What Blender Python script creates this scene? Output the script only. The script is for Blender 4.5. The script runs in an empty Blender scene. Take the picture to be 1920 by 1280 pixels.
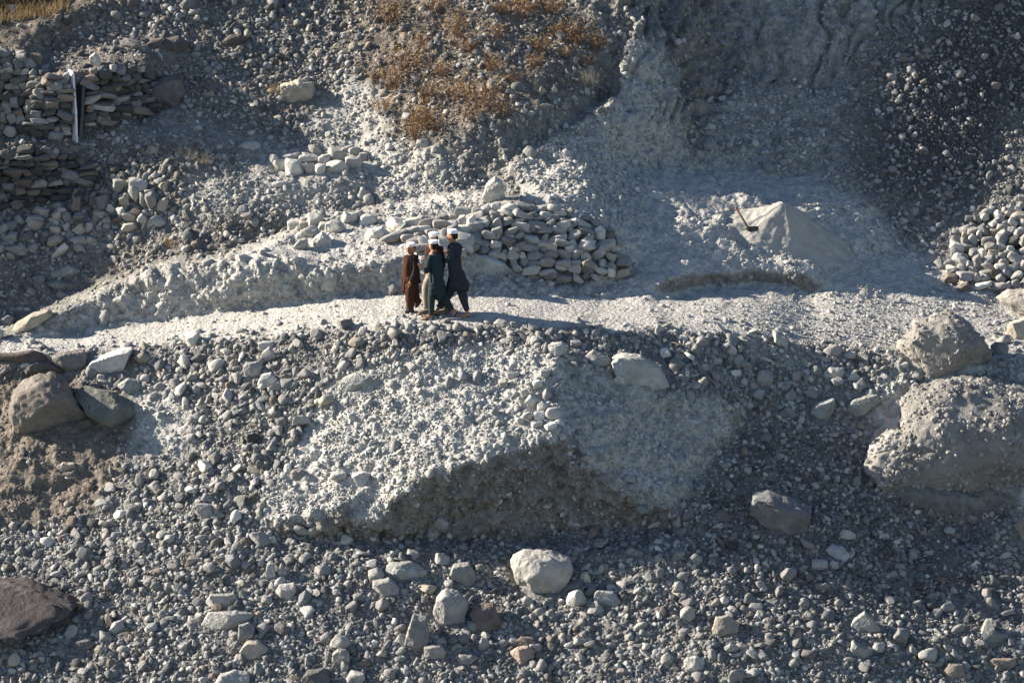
import bpy, bmesh, math, random
import numpy as np
from mathutils import Vector, Matrix

# ------------------------------------------------------------------ camera, sky, sun, exposure
SC = bpy.context.scene
COL = SC.collection
PITCH = math.radians(14.0)
FPX = 8000.0                       # focal length in photo pixels (1920 wide)
DIST = 80.0
cp, sp = math.cos(PITCH), math.sin(PITCH)
FWD = np.array([0.0, cp, -sp]); UPV = np.array([0.0, sp, cp]); RGT = np.array([1.0, 0.0, 0.0])
CAM = -DIST * FWD
cam_d = bpy.data.cameras.new("camera"); cam_o = bpy.data.objects.new("camera", cam_d); COL.objects.link(cam_o)
cam_d.sensor_width = 36.0; cam_d.lens = 36.0 * FPX / 1920.0
cam_d.clip_start = 1.0; cam_d.clip_end = 2000.0
cam_o.location = Vector(CAM); cam_o.rotation_euler = (math.pi / 2 - PITCH, 0, 0)
cam_d.dof.use_dof = True; cam_d.dof.focus_distance = 80.0; cam_d.dof.aperture_fstop = 1.6
SC.camera = cam_o

SUN_EL = math.radians(23.5)
SUN_AZ = math.radians(14.0)        # how far the sun stands behind the left-hand side
S = np.array([-math.cos(SUN_EL) * math.cos(SUN_AZ), math.cos(SUN_EL) * math.sin(SUN_AZ), math.sin(SUN_EL)])
sun_d = bpy.data.lights.new("sun", 'SUN'); sun_o = bpy.data.objects.new("sun", sun_d); COL.objects.link(sun_o)
sun_d.energy = 5.0; sun_d.angle = math.radians(0.5); sun_d.color = (1.0, 0.91, 0.77)
sun_o.rotation_euler = Vector(S).to_track_quat('Z', 'Y').to_euler()
W = bpy.data.worlds.new("World"); SC.world = W; W.use_nodes = True
wn = W.node_tree.nodes; bg = wn["Background"]
sky = wn.new("ShaderNodeTexSky"); sky.sky_type = 'NISHITA'; sky.sun_disc = False
sky.sun_elevation = SUN_EL; sky.sun_rotation = math.atan2(S[0], S[1]); sky.altitude = 2000; sky.ozone_density = 1.0
W.node_tree.links.new(sky.outputs[0], bg.inputs[0]); bg.inputs[1].default_value = 0.066
SC.view_settings.view_transform = 'Standard'; SC.view_settings.look = 'None'
SC.view_settings.exposure = 1.5; SC.view_settings.gamma = 1.0

rng = np.random.default_rng(7); random.seed(7)

# ------------------------------------------------------------------ helpers: noise, maths, objects
_perm = np.random.default_rng(11).permutation(256)
_perm = np.concatenate([_perm, _perm, _perm])
_grad = np.random.default_rng(12).normal(size=(256, 3)); _grad /= np.linalg.norm(_grad, axis=1)[:, None]
def noise3(P):
    P = np.asarray(P, dtype=np.float64)
    I = np.floor(P).astype(np.int64); F = P - I; I &= 255
    w = F * F * F * (F * (F * 6 - 15) + 10)
    out = 0
    for dx in (0, 1):
        for dy in (0, 1):
            for dz in (0, 1):
                h = _perm[_perm[_perm[(I[..., 0] + dx) & 255] + ((I[..., 1] + dy) & 255)] + ((I[..., 2] + dz) & 255)]
                g = _grad[h]
                d = g[..., 0] * (F[..., 0] - dx) + g[..., 1] * (F[..., 1] - dy) + g[..., 2] * (F[..., 2] - dz)
                wt = (w[..., 0] if dx else 1 - w[..., 0]) * (w[..., 1] if dy else 1 - w[..., 1]) * (w[..., 2] if dz else 1 - w[..., 2])
                out = out + wt * d
    return out * 1.6
def fbm(P, octaves=4, lac=2.0, gain=0.5):
    a, s, f = 1.0, 0.0, 1.0
    for k in range(octaves):
        s = s + a * noise3(P * f + 17.3 * k); a *= gain; f *= lac
    return s
def blur(A, sig):
    r = max(1, int(3 * sig)); k = np.exp(-0.5 * (np.arange(-r, r + 1) / sig) ** 2); k /= k.sum()
    for ax in (0, 1):
        B = np.pad(A, [(r, r) if a == ax else (0, 0) for a in (0, 1)], mode='edge'); n = A.shape[ax]
        A = sum(k[i] * np.take(B, np.arange(i, i + n), axis=ax) for i in range(2 * r + 1))
    return A
def inpoly(U, V, poly):
    x = np.array([p[0] for p in poly], float); y = np.array([p[1] for p in poly], float)
    r = np.zeros(U.shape, bool); j = len(x) - 1
    for i in range(len(x)):
        if y[i] != y[j]:
            c = ((y[i] > V) != (y[j] > V)) & (U < (x[j] - x[i]) * (V - y[i]) / (y[j] - y[i]) + x[i]); r ^= c
        j = i
    return r
def mesh_np(name, verts, faces, smooth=True):
    """faces: (n,3) or (n,4) array, or list of arrays"""
    me = bpy.data.meshes.new(name)
    fl = faces if isinstance(faces, list) else [faces]
    fl = [np.asarray(f, np.int32) for f in fl if len(f)]
    me.vertices.add(len(verts)); me.vertices.foreach_set("co", np.asarray(verts, np.float32).ravel())
    tot = np.concatenate([np.full(len(f), f.shape[1], np.int32) for f in fl])
    idx = np.concatenate([f.ravel() for f in fl])
    st = np.concatenate([[0], np.cumsum(tot)[:-1]]).astype(np.int32)
    me.loops.add(len(idx)); me.loops.foreach_set("vertex_index", idx)
    me.polygons.add(len(tot)); me.polygons.foreach_set("loop_start", st)
    me.polygons.foreach_set("use_smooth", np.full(len(tot), smooth, bool))
    me.update(calc_edges=True); me.validate()
    return me
def vcol(me, name, rgb):
    a = me.attributes.new(name, 'FLOAT_COLOR', 'POINT'); n = len(me.vertices)
    c = np.ones((n, 4), np.float32); c[:, :3] = rgb
    a.data.foreach_set("color", c.ravel())
def link(name, me, mat=None, parent=None, loc=None):
    o = bpy.data.objects.new(name, me); COL.objects.link(o)
    if mat is not None and me is not None and not len(me.materials):
        me.materials.append(mat)
    if parent is not None: o.parent = parent
    if loc is not None: o.location = Vector(loc)
    return o
def tag(o, label=None, cat=None, group=None, kind=None):
    if label: o["label"] = label
    if cat: o["category"] = cat
    if group: o["group"] = group
    if kind: o["kind"] = kind
    return o
def empty(name, loc):
    o = bpy.data.objects.new(name, None); COL.objects.link(o); o.location = Vector(loc); o.empty_display_size = 0.1
    return o

# ------------------------------------------------------------------ hillside: slope map -> surface
# The slope (angle away from horizontal) and sideways lean of every patch of ground is laid down, then integrated to one surface.
ST = 4.0
gu = np.arange(-600, 2521, ST); gv = np.arange(-500, 1781, ST)
GU, GV = np.meshgrid(gu, gv)
FIELD = {k: np.full(GU.shape, d) for k, d in dict(th=30.0, H=0.0, dust=0.2, brown=0.0, shale=0.0, dL=0.5, dM=0.6, dS=0.7, amp=0.5, lump=0.2, run=0.0).items()}  # shale field: dark rock, plus shade painted into the right trough and undercut
JUMP = np.zeros(GU.shape)
_q = np.stack([GU / 70, GV / 70, GU * 0], -1)
WU = 13 * fbm(_q, 5, gain=.62); WV = 11 * fbm(_q + 50, 5, gain=.62)
def reg(poly, soft=1, warp=1.0, **kw):
    m = inpoly(GU + warp * WU, GV + warp * WV, poly).astype(float)
    mc = blur(m, kw.pop('cs', 4.0))
    if soft: m = blur(m, soft)
    for k, v in kw.items(): w = m if k in ('th', 'H') or warp < 1 else mc; FIELD[k] = FIELD[k] * (1 - w) + v * w
def crest(line, h, g):
    """hidden ground behind a crest: the surface runs back, unseen, g metres"""
    poly = list(line) + [(x, y - h) for x, y in reversed(line)]
    JUMP[...] += blur(inpoly(GU, GV, poly).astype(float), 0.8) * g * 100.0 / h

reg([(-700,-600),(2600,-600),(2600,600),(1300,600),(850,575),(300,600),(-700,700)], th=31, dust=.2, dL=.35, dM=.6, dS=.8)      # everything above the path
# --- upper left
reg([(-700,-600),(720,-600),(700,120),(560,330),(200,420),(-700,480)], th=30, H=-.07, dust=.1, shale=.3, brown=.45, dL=.35, dM=.9, dS=1)
reg([(-700,0),(0,10),(140,-10),(210,18),(75,50),(60,90),(-700,130)], th=14, brown=1, dL=.0, dM=.1, dS=.2, dust=0, shale=0)       # tan terrace
reg([(66,85),(75,48),(130,28),(190,16),(200,34),(135,56),(90,88)], th=82, brown=.9, shale=.5, dL=0, dM=0, dS=.1, dust=0)
reg([(-700,-600),(210,-600),(140,-10),(0,15),(-700,10)], th=60, brown=.7, shale=.6, dL=0, dM=.1, dS=.1)
reg([(60,95),(220,60),(290,70),(280,118),(130,140),(72,105)], th=12, dM=.6)
reg([(150,235),(345,198),(440,230),(520,250),(500,290),(300,260),(200,270)], th=14, dust=.45, brown=.3, dM=.2, dL=.05, dS=.7)
reg([(72,150),(130,140),(200,128),(285,118),(292,205),(220,222),(160,238),(140,265),(75,255),(45,240)], th=88, H=.6, dL=0, dM=0, dS=0, brown=.6, shale=.6)
reg([(-700,95),(72,103),(72,250),(-700,255)], th=68, H=-.25, dL=0, dM=0, dS=.2, brown=.4, shale=.4)
reg([(-700,255),(60,255),(140,268),(130,280),(-700,292)], th=8, brown=.9, dL=0, dM=.3)
reg([(-700,292),(60,277),(130,280),(168,300),(188,330),(120,365),(40,386),(-700,395)], th=86, H=.6, dL=0, dM=0, dS=0, brown=.6, shale=.6)
reg([(150,270),(260,250),(330,290),(400,330),(380,400),(300,420),(180,400),(190,330)], th=38, H=-.1, dL=.5, dM=1)
reg([(-700,430),(60,400),(160,365),(260,345),(330,370),(300,430),(160,470),(-700,500)], th=48, dL=1, dM=1, dS=1)
reg([(-700,500),(160,470),(310,430),(420,400),(545,395),(548,430),(430,470),(300,495),(120,560),(-700,680)], th=36, H=.18, brown=.55, shale=.25, dL=.25, dM=.4, dS=.6)
reg([(340,330),(470,290),(560,330),(700,350),(700,385),(545,395),(420,400),(340,390)], th=30, H=-.05, dust=.6, brown=.3, dL=.05, dM=.35, dS=.8)
reg([(470,300),(500,270),(690,262),(720,300),(690,340),(520,340)], th=12, dust=.7, brown=.25, dL=.02, dM=.2, dS=.6)
# --- brown shrub spur
reg([(640,-600),(1060,-600),(1060,0),(1125,110),(1100,190),(960,215),(900,230),(800,290),(690,240),(640,150)], th=27, H=-.2, brown=.75, dL=.12, dM=.4, dS=.6, dust=.1)
reg([(560,235),(640,140),(720,165),(740,240),(700,260),(600,262)], th=30, H=-.25, dust=.7, dM=.25, dL=0, dS=.7, brown=.15)
reg([(690,300),(800,285),(900,235),(1100,195),(1130,120),(1060,0),(1150,-100),(1190,40),(1150,190),(1040,255),(960,310),(850,385),(760,340)], th=54, H=.4, run=.15, brown=.4, dust=.25, dL=.05, dM=.3, dS=.5, amp=1.0, lump=.5)
reg([(700,260),(800,280),(860,300),(860,350),(780,370),(690,340)], th=24, H=-.1, dust=.8, dL=.05, dM=.4, dS=.9)
# --- pale rock spur and gully (upper right)
reg([(1150,190),(1195,50),(1250,80),(1280,200),(1290,310),(1180,315),(1150,260)], th=66, H=.05, run=.5, dust=.8, dL=0, dM=.15, dS=.4, amp=1.2, lump=.5)
reg([(1150,-600),(1320,-600),(1380,120),(1330,230),(1290,300),(1255,80),(1195,45)], th=58, H=1.5, run=1.2, dust=.3, shale=.35, dL=.0, dM=.2, dS=.4, amp=1.2, lump=.7)
reg([(1040,258),(1150,195),(1180,315),(1100,360),(980,350),(960,312)], th=26, H=.1, dust=.8, dL=.2, dM=.6, dS=.9, lump=.5)
reg([(1300,-600),(1850,-600),(1780,0),(1640,110),(1560,170),(1400,150)], th=44, H=.25, run=.8, dust=.5, shale=.25, dL=0, dM=.15, dS=.5, amp=.6)
reg([(1330,200),(1400,150),(1560,170),(1640,110),(1620,300),(1640,380),(1500,330),(1290,315)], th=30, H=.25, dust=.5, shale=.3, dL=.15, dM=.6, dS=.9, lump=.3)
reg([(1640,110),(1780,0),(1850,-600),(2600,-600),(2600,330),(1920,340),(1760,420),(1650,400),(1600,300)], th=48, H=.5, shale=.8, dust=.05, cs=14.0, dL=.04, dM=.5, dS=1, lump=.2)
reg([(1860,230),(1920,200),(2600,150),(2600,340),(1880,345)], th=36, H=.1, shale=.4, brown=.3, dL=.1, dM=.3)
reg([(960,-600),(1180,-600),(1165,-30),(1060,-20),(1000,-60)], th=60, brown=.5)  # unseen upper spur, steepened to throw its shadow over the gully
# --- flat ground behind the heap
reg([(980,352),(1180,318),(1290,312),(1500,330),(1640,385),(1690,450),(1600,530),(1200,545),(1130,470),(1000,385)], th=4, H=.05, dust=.95, dL=.0, dM=.1, dS=.3, amp=.6, lump=.35)
reg([(1000,400),(1300,385),(1640,395),(1700,450),(1600,530),(1200,545),(1130,470)], th=18, H=-.3)
reg([(980,352),(1040,300),(1180,318),(1260,380),(1180,430),(1000,385)], th=14, dust=.8, dL=.1, dM=.8, dS=1)
reg([(1680,430),(1760,420),(1800,390),(2600,330),(2600,560),(1800,545),(1700,500)], th=26, H=-.3, dust=.3, dL=.3, dM=.6, dS=1)
reg([(1160,515),(1300,505),(1600,500),(1700,470),(1860,520),(1860,590),(1500,580),(1150,575)], th=9, dust=.95, dL=0, dM=.06, dS=.25, amp=.35, lump=.25)
reg([(1225,548),(1300,534),(1420,526),(1500,532),(1540,546),(1450,564),(1270,566)], th=-3, dust=.8, dL=0, dM=.05, dS=.2, warp=.3, soft=.7)
reg([(1218,545),(1240,528),(1300,512),(1400,505),(1500,514),(1556,544),(1520,548),(1480,536),(1400,529),(1320,535),(1260,548)], th=92, H=.15, brown=.5, dust=.4, dL=0, dM=.08, dS=.2, warp=.5, soft=.7, amp=1.2)
# --- bank by the path, plateau and heap mound
reg([(290,508),(430,486),(545,440),(560,420),(700,400),(780,385),(905,372),(980,385),(940,480),(760,500),(600,505),(420,500)], th=9, dust=1, dL=.0, dM=.08, dS=.3, lump=.3, amp=.35)
reg([(700,402),(780,382),(905,370),(910,395),(850,410),(740,420)], th=24, dust=.9, dL=.05, dM=.5, dS=.8, lump=.5)
reg([(40,622),(130,578),(200,546),(300,511),(420,501),(560,500),(700,505),(850,478),(960,515),(1000,545),(740,550),(600,564),(420,588),(250,608),(90,630)], th=66, H=-.05, dust=.8, dL=0, dM=.12, dS=.35, amp=1.3, lump=.5)
reg([(740,545),(850,505),(960,517),(1180,520),(1230,545),(1000,556)], th=30, dust=.9, dL=0, dM=.1, dS=.3, amp=1.2)
reg([(860,470),(880,415),(960,392),(1060,395),(1130,425),(1180,485),(1175,515),(1060,522),(960,515)], th=56, H=.1, dL=0, dM=0, dS=.1, dust=.5)
reg([(1110,415),(1185,485),(1178,520),(1120,522),(1100,450)], th=58, H=.6, dL=0, dM=0, dS=.1)
# --- path
PATH = [(-700,735),(-60,652),(0,640),(90,628),(250,606),(420,586),(600,561),(740,548),(1000,553),(1230,562),(1450,560),(1600,560),(1760,560),(2600,620),(2600,700),(1920,640),(1860,625),(1700,640),(1660,665),(1480,640),(1300,626),(1100,620),(900,613),(640,620),(500,634),(270,648),(130,668),(0,672),(-700,790)]
reg(PATH, warp=.4, th=3.5, dust=1, dL=0, dM=.02, dS=.09, amp=.12, lump=.1)
reg([(1300,600),(1450,565),(1760,555),(2600,615),(2600,720),(1870,690),(1660,665),(1480,640)], th=5, dust=.75, dM=.25, dS=1)
# --- scree below the path
reg([(-700,790),(0,672),(130,668),(270,648),(500,634),(640,620),(900,613),(1100,620),(1300,626),(1480,640),(1660,668),(2600,760),(2600,1900),(-700,1900)], th=29, H=-.05, dust=.15, dL=.8, dM=1, dS=1)
reg([(1330,640),(1480,650),(1560,690),(1440,690)], th=34, H=.3, dust=.7, dL=.02, dM=.2, dS=.8)
reg([(-700,690),(0,675),(170,712),(260,800),(230,880),(180,960),(60,1000),(-700,1020)], th=34, H=.34, brown=.8, dust=.1, shale=.2, dL=.0, dM=.05, dS=.25, amp=.6, lump=.4)
reg([(250,730),(330,720),(380,790),(360,850),(260,860),(225,900),(250,800)], th=33, H=.12, dust=.8, dL=.02, dM=.1, dS=.5)
# --- pebbly mound with an undercut foot
reg([(470,985),(560,830),(610,735),(640,690),(900,640),(1010,655),(1080,800),(1000,850),(800,890),(740,945),(690,990),(560,990)], th=34, H=-.62, dust=.95, dL=.07, dM=.3, dS=1.1, amp=.65, lump=.35, cs=2.0, soft=2)
reg([(975,650),(1110,690),(1250,730),(1400,760),(1395,830),(1310,900),(1262,962),(1180,932),(1110,885),(1085,820),(1040,740)], th=46, H=.5, dust=.72, dL=.03, dM=.2, dS=.7, amp=1.1, lump=.6, cs=2.5, soft=2)
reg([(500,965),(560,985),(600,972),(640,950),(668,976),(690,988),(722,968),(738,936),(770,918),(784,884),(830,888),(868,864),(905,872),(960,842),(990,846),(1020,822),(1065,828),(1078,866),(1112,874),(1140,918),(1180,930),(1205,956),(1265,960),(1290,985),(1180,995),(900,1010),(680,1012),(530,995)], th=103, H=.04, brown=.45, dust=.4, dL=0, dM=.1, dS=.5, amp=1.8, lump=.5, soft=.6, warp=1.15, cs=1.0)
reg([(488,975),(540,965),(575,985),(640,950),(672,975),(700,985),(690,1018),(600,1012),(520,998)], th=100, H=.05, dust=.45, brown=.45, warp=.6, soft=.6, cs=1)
reg([(430,1010),(680,1012),(900,1010),(1290,985),(1330,1040),(1000,1045),(600,1050)], th=8, dust=.1, dL=.2, dM=.9, dS=1)
reg([(250,1060),(700,1050),(1290,1060),(2600,1120),(2600,1900),(-700,1900),(-700,1230),(200,1180)], dL=.5, shale=.22, cs=10.0)
# --- right-hand trough, lump ground and foreground
reg([(1310,905),(1400,780),(1500,800),(1640,820),(1700,960),(1850,970),(1900,1120),(1500,1150),(1290,1060)], th=25, H=.2, dust=.0, shale=.45, dL=.1, dM=.9, dS=1)  # trough shade put into the colour through the shale field
reg([(1640,700),(1920,680),(2600,680),(2600,1080),(1930,1030),(1880,900),(1700,890),(1640,840)], th=42, H=-.3, dust=.8, dL=.2, dM=.5, dS=1.1, lump=.6, amp=1)
reg([(1230,1120),(1500,1135),(2600,1090),(2600,1205),(1600,1195),(1300,1190)], th=17, H=-.18, dL=.6, dM=1)
reg([(-700,1060),(140,1080),(150,1130),(60,1200),(-700,1210)], th=24, H=.1, shale=.5, dL=.05, dM=.4)
reg([(1650,915),(1700,925),(1850,940),(1885,905),(1900,960),(1840,985),(1700,975)], th=85, shale=.5, dust=0, brown=.3, dL=0, dM=.1)  # undercut below the lump, its shadow painted as dark ground
crest([(-60,655),(40,612),(130,569),(200,537),(300,504),(430,481),(500,460),(548,436)], 10, 1.6)
crest([(548,436),(560,418),(700,397),(780,381),(905,366),(985,376)], 8, .8)
crest([(60,98),(72,140),(130,133),(200,120),(290,112)], 8, .4)
crest([(960,312),(1040,254),(1120,200)], 8, .35)
crest([(1120,200),(1150,188),(1190,42),(1160,-60)], 8, 1.6)
crest([(1292,312),(1280,200),(1262,110),(1250,75)], 8, .9)

FIELD['th'] = blur(FIELD['th'], 1.0); FIELD['H'] = blur(FIELD['H'], 3.0)
ray_el = (640 - GV) / FPX
G = 1 / np.tan(np.radians(np.clip(FIELD['th'], -4, 120)) + PITCH - ray_el) + JUMP
def solve(Gv, Hu, wu=0.35):
    """log-depth whose upward step is G/F and sideways step is H/F (least squares)"""
    a = -(Gv[1:] + Gv[:-1]) * 0.5 * ST / FPX            # index grows downwards
    b = (Hu[:, 1:] + Hu[:, :-1]) * 0.5 * ST / FPX
    D = np.zeros_like(Gv)
    D[1:] += a; D[:-1] -= a
    D[:, 1:] += wu * b; D[:, :-1] -= wu * b
    def dct(X):
        N = X.shape[0]; Y = np.fft.fft(np.concatenate([X, X[::-1]]), axis=0)[:N]
        return (Y * np.exp(-1j * np.pi * np.arange(N) / (2 * N))[:, None]).real
    def idct(X):
        N = X.shape[0]; Z = X * np.exp(1j * np.pi * np.arange(N) / (2 * N))[:, None]
        Z = np.concatenate([Z, np.zeros((1, X.shape[1]), complex), np.conj(Z[1:][::-1])])
        return np.fft.ifft(Z, axis=0).real[:N]
    E = dct(dct(D).T).T
    ny, nx = D.shape
    lam = (2 - 2 * np.cos(np.pi * np.arange(ny) / ny))[:, None] + wu * (2 - 2 * np.cos(np.pi * np.arange(nx) / nx))[None]
    lam[0, 0] = 1; E = E / lam; E[0, 0] = 0
    return idct(idct(E).T).T
LT = solve(G, FIELD['H'])
iu, iv = int((850 - gu[0]) / ST), int((590 - gv[0]) / ST)
LT += math.log(DIST) - LT[iv, iu]

def samp(A, u, v):
    x = np.clip((np.asarray(u, float) - gu[0]) / ST, 0, len(gu) - 1.001); y = np.clip((np.asarray(v, float) - gv[0]) / ST, 0, len(gv) - 1.001)
    i = x.astype(int); j = y.astype(int); fx = x - i; fy = y - j
    return (A[j, i] * (1 - fx) + A[j, i + 1] * fx) * (1 - fy) + (A[j + 1, i] * (1 - fx) + A[j + 1, i + 1] * fx) * fy
def ray(u, v):
    u = np.asarray(u, float)[..., None]; v = np.asarray(v, float)[..., None]
    return FWD + (u - 960) / FPX * RGT + (640 - v) / FPX * UPV
def point(u, v, t): return CAM + ray(u, v) * np.asarray(t, float)[..., None]
def depth(u, v): return np.exp(samp(LT, u, v))
def normal(u, v, e=6):
    P = lambda a, b: point(a, b, depth(a, b))
    n = np.cross(P(np.asarray(u) + e, v) - P(np.asarray(u) - e, v), P(u, np.asarray(v) - e) - P(u, np.asarray(v) + e))
    return n / np.linalg.norm(n, axis=-1, keepdims=True)

mu = np.concatenate([np.arange(-600, -60, 12), np.arange(-60, 1981, 3), np.arange(1992, 2521, 12)]).astype(float)
mv = np.concatenate([np.arange(-500, -40, 12), np.arange(-40, 1331, 3), np.arange(1342, 1781, 12)]).astype(float)
MU, MV = np.meshgrid(mu, mv)
TP = point(MU, MV, depth(MU, MV))
TN = normal(MU, MV, 5)
lump, amp = samp(FIELD['lump'], MU, MV), samp(FIELD['amp'], MU, MV)
disp = lump * 0.22 * fbm(TP * 0.9, 3) + amp * (0.07 * fbm(TP * 3.1 + 40, 3) + 0.035 * fbm(TP * 10.0 + 9, 3, gain=.6))
run = samp(FIELD['run'], MU, MV); rq = np.stack([MU / 42 + 1.2 * fbm(np.stack([MU / 120, MV / 90, MU * 0 + 5], -1), 2), MV / 210, MU * 0], -1)
disp = disp - run * .26 * np.clip(1 - 2.2 * np.abs(noise3(rq)), 0, 1) ** 1.5 + run * .12 * fbm(rq * np.array([2.3, 1.6, 1]) + 9, 3)
r_ = 1 - np.abs(noise3(TP * 2.3 + 70)); disp += amp * 0.06 * (r_ ** 3 - .4)
TP = TP + TN * disp[..., None]
TT = (TP - CAM) @ FWD                                     # final depth of the rough surface, per mesh vertex
MI_U = lambda u: np.interp(u, mu, np.arange(len(mu))); MI_V = lambda v: np.interp(v, mv, np.arange(len(mv)))
def ground(u, v):
    """point on the rough ground seen at photo position u, v"""
    x = np.clip(MI_U(np.asarray(u, float)), 0, len(mu) - 1.001); y = np.clip(MI_V(np.asarray(v, float)), 0, len(mv) - 1.001)
    i = x.astype(int); j = y.astype(int); fx = (x - i)[..., None]; fy = (y - j)[..., None]
    return (TP[j, i] * (1 - fx) + TP[j, i + 1] * fx) * (1 - fy) + (TP[j + 1, i] * (1 - fx) + TP[j + 1, i + 1] * fx) * fy
def project(P):
    q = P - CAM; z = q @ FWD
    return 960 + FPX * (q @ RGT) / z, 640 - FPX * (q @ UPV) / z
def gpoint(u, v):
    """ground point that is seen exactly at photo position u, v"""
    u = np.asarray(u, float); v = np.asarray(v, float); a, b = u.copy(), v.copy()
    for _ in range(6):
        x, y = project(ground(a, b)); a = a - .7 * (x - u); b = b - .7 * (y - v)
    return ground(a, b)
def gdepth(u, v): return (gpoint(u, v) - CAM) @ FWD

# ------------------------------------------------------------------ materials
def new_mat(name):
    m = bpy.data.materials.new(name); m.use_nodes = True
    nt = m.node_tree; b = nt.nodes["Principled BSDF"]; b.inputs["Roughness"].default_value = .9
    b.inputs["Specular IOR Level"].default_value = .15
    return m, nt, b
def N(nt, typ, **kw):
    n = nt.nodes.new(typ)
    for k, v in kw.items():
        if k in n.inputs: n.inputs[k].default_value = v
        else: setattr(n, k, v)
    return n
def mixc(nt, fac, a, b, mode='MIX'):
    n = nt.nodes.new("ShaderNodeMix"); n.data_type = 'RGBA'; n.blend_type = mode
    for sock, val in ((n.inputs[0], fac), (n.inputs[6], a), (n.inputs[7], b)):
        if hasattr(val, 'is_output'): nt.links.new(val, sock)
        else: sock.default_value = val if isinstance(val, float) else (*val, 1)
    return n.outputs[2]
def ramp(nt, src, a, b, lo=0.0, hi=1.0):
    n = nt.nodes.new("ShaderNodeMapRange"); nt.links.new(src, n.inputs[0])
    n.inputs[1].default_value = a; n.inputs[2].default_value = b; n.inputs[3].default_value = lo; n.inputs[4].default_value = hi
    return n.outputs[0]
def bump(nt, bsdf, h, strength, dist, prev=None):
    n = nt.nodes.new("ShaderNodeBump"); n.inputs["Strength"].default_value = strength; n.inputs["Distance"].default_value = dist
    nt.links.new(h, n.inputs["Height"])
    if prev is not None: nt.links.new(prev, n.inputs["Normal"])
    if bsdf is not None: nt.links.new(n.outputs[0], bsdf.inputs["Normal"])
    return n.outputs[0]

def ground_material():
    m, nt, b = new_mat("stony_ground")
    co = N(nt, "ShaderNodeNewGeometry").outputs["Position"]
    at = N(nt, "ShaderNodeAttribute", attribute_name="zone").outputs["Color"]
    sep = N(nt, "ShaderNodeSeparateColor"); nt.links.new(at, sep.inputs[0])
    def noise(scale, detail=4, rough=.6):
        n = N(nt, "ShaderNodeTexNoise", Scale=scale, Detail=float(detail), Roughness=rough); nt.links.new(co, n.inputs["Vector"]); return n.outputs["Fac"]
    n1, n2, n3 = noise(.8), noise(5, 5, .7), noise(30, 3, .7)
    vor = N(nt, "ShaderNodeTexVoronoi", Scale=13.0); nt.links.new(co, vor.inputs["Vector"])
    vor2 = N(nt, "ShaderNodeTexVoronoi", Scale=27.0); nt.links.new(co, vor2.inputs["Vector"])
    base = mixc(nt, ramp(nt, n2, .3, .7), (.14, .135, .126), (.25, .24, .222))
    dust = mixc(nt, ramp(nt, n2, .3, .7), (.345, .33, .308), (.50, .478, .445))
    brown = mixc(nt, ramp(nt, n2, .35, .65), (.115, .096, .08), (.225, .19, .155))
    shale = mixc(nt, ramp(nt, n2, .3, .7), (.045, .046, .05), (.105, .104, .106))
    def edge(ch):      # patches break up along a noisy edge
        a = N(nt, "ShaderNodeMath", operation='ADD'); nt.links.new(sep.outputs[ch], a.inputs[0])
        s = N(nt, "ShaderNodeMath", operation='MULTIPLY_ADD'); nt.links.new(n2, s.inputs[0]); s.inputs[1].default_value = .9; s.inputs[2].default_value = -.45
        nt.links.new(s.outputs[0], a.inputs[1]); return ramp(nt, a.outputs[0], .25, .75)
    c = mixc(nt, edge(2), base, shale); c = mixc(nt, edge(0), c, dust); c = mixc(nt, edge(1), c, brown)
    c = mixc(nt, ramp(nt, n3, .3, .7, 0.0, .35), c, (.5, .5, .47), 'MULTIPLY')
    bw = N(nt, "ShaderNodeRGBToBW"); nt.links.new(vor.outputs["Color"], bw.inputs[0])
    grit = mixc(nt, .3, c, bw.outputs[0], 'SOFT_LIGHT')
    nt.links.new(grit, b.inputs["Base Color"])
    p = bump(nt, None, vor.outputs["Distance"], .55, -.035)
    p = bump(nt, None, vor2.outputs["Distance"], .5, -.018, p)
    bump(nt, b, n3, .7, .02, p)
    return m
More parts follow.
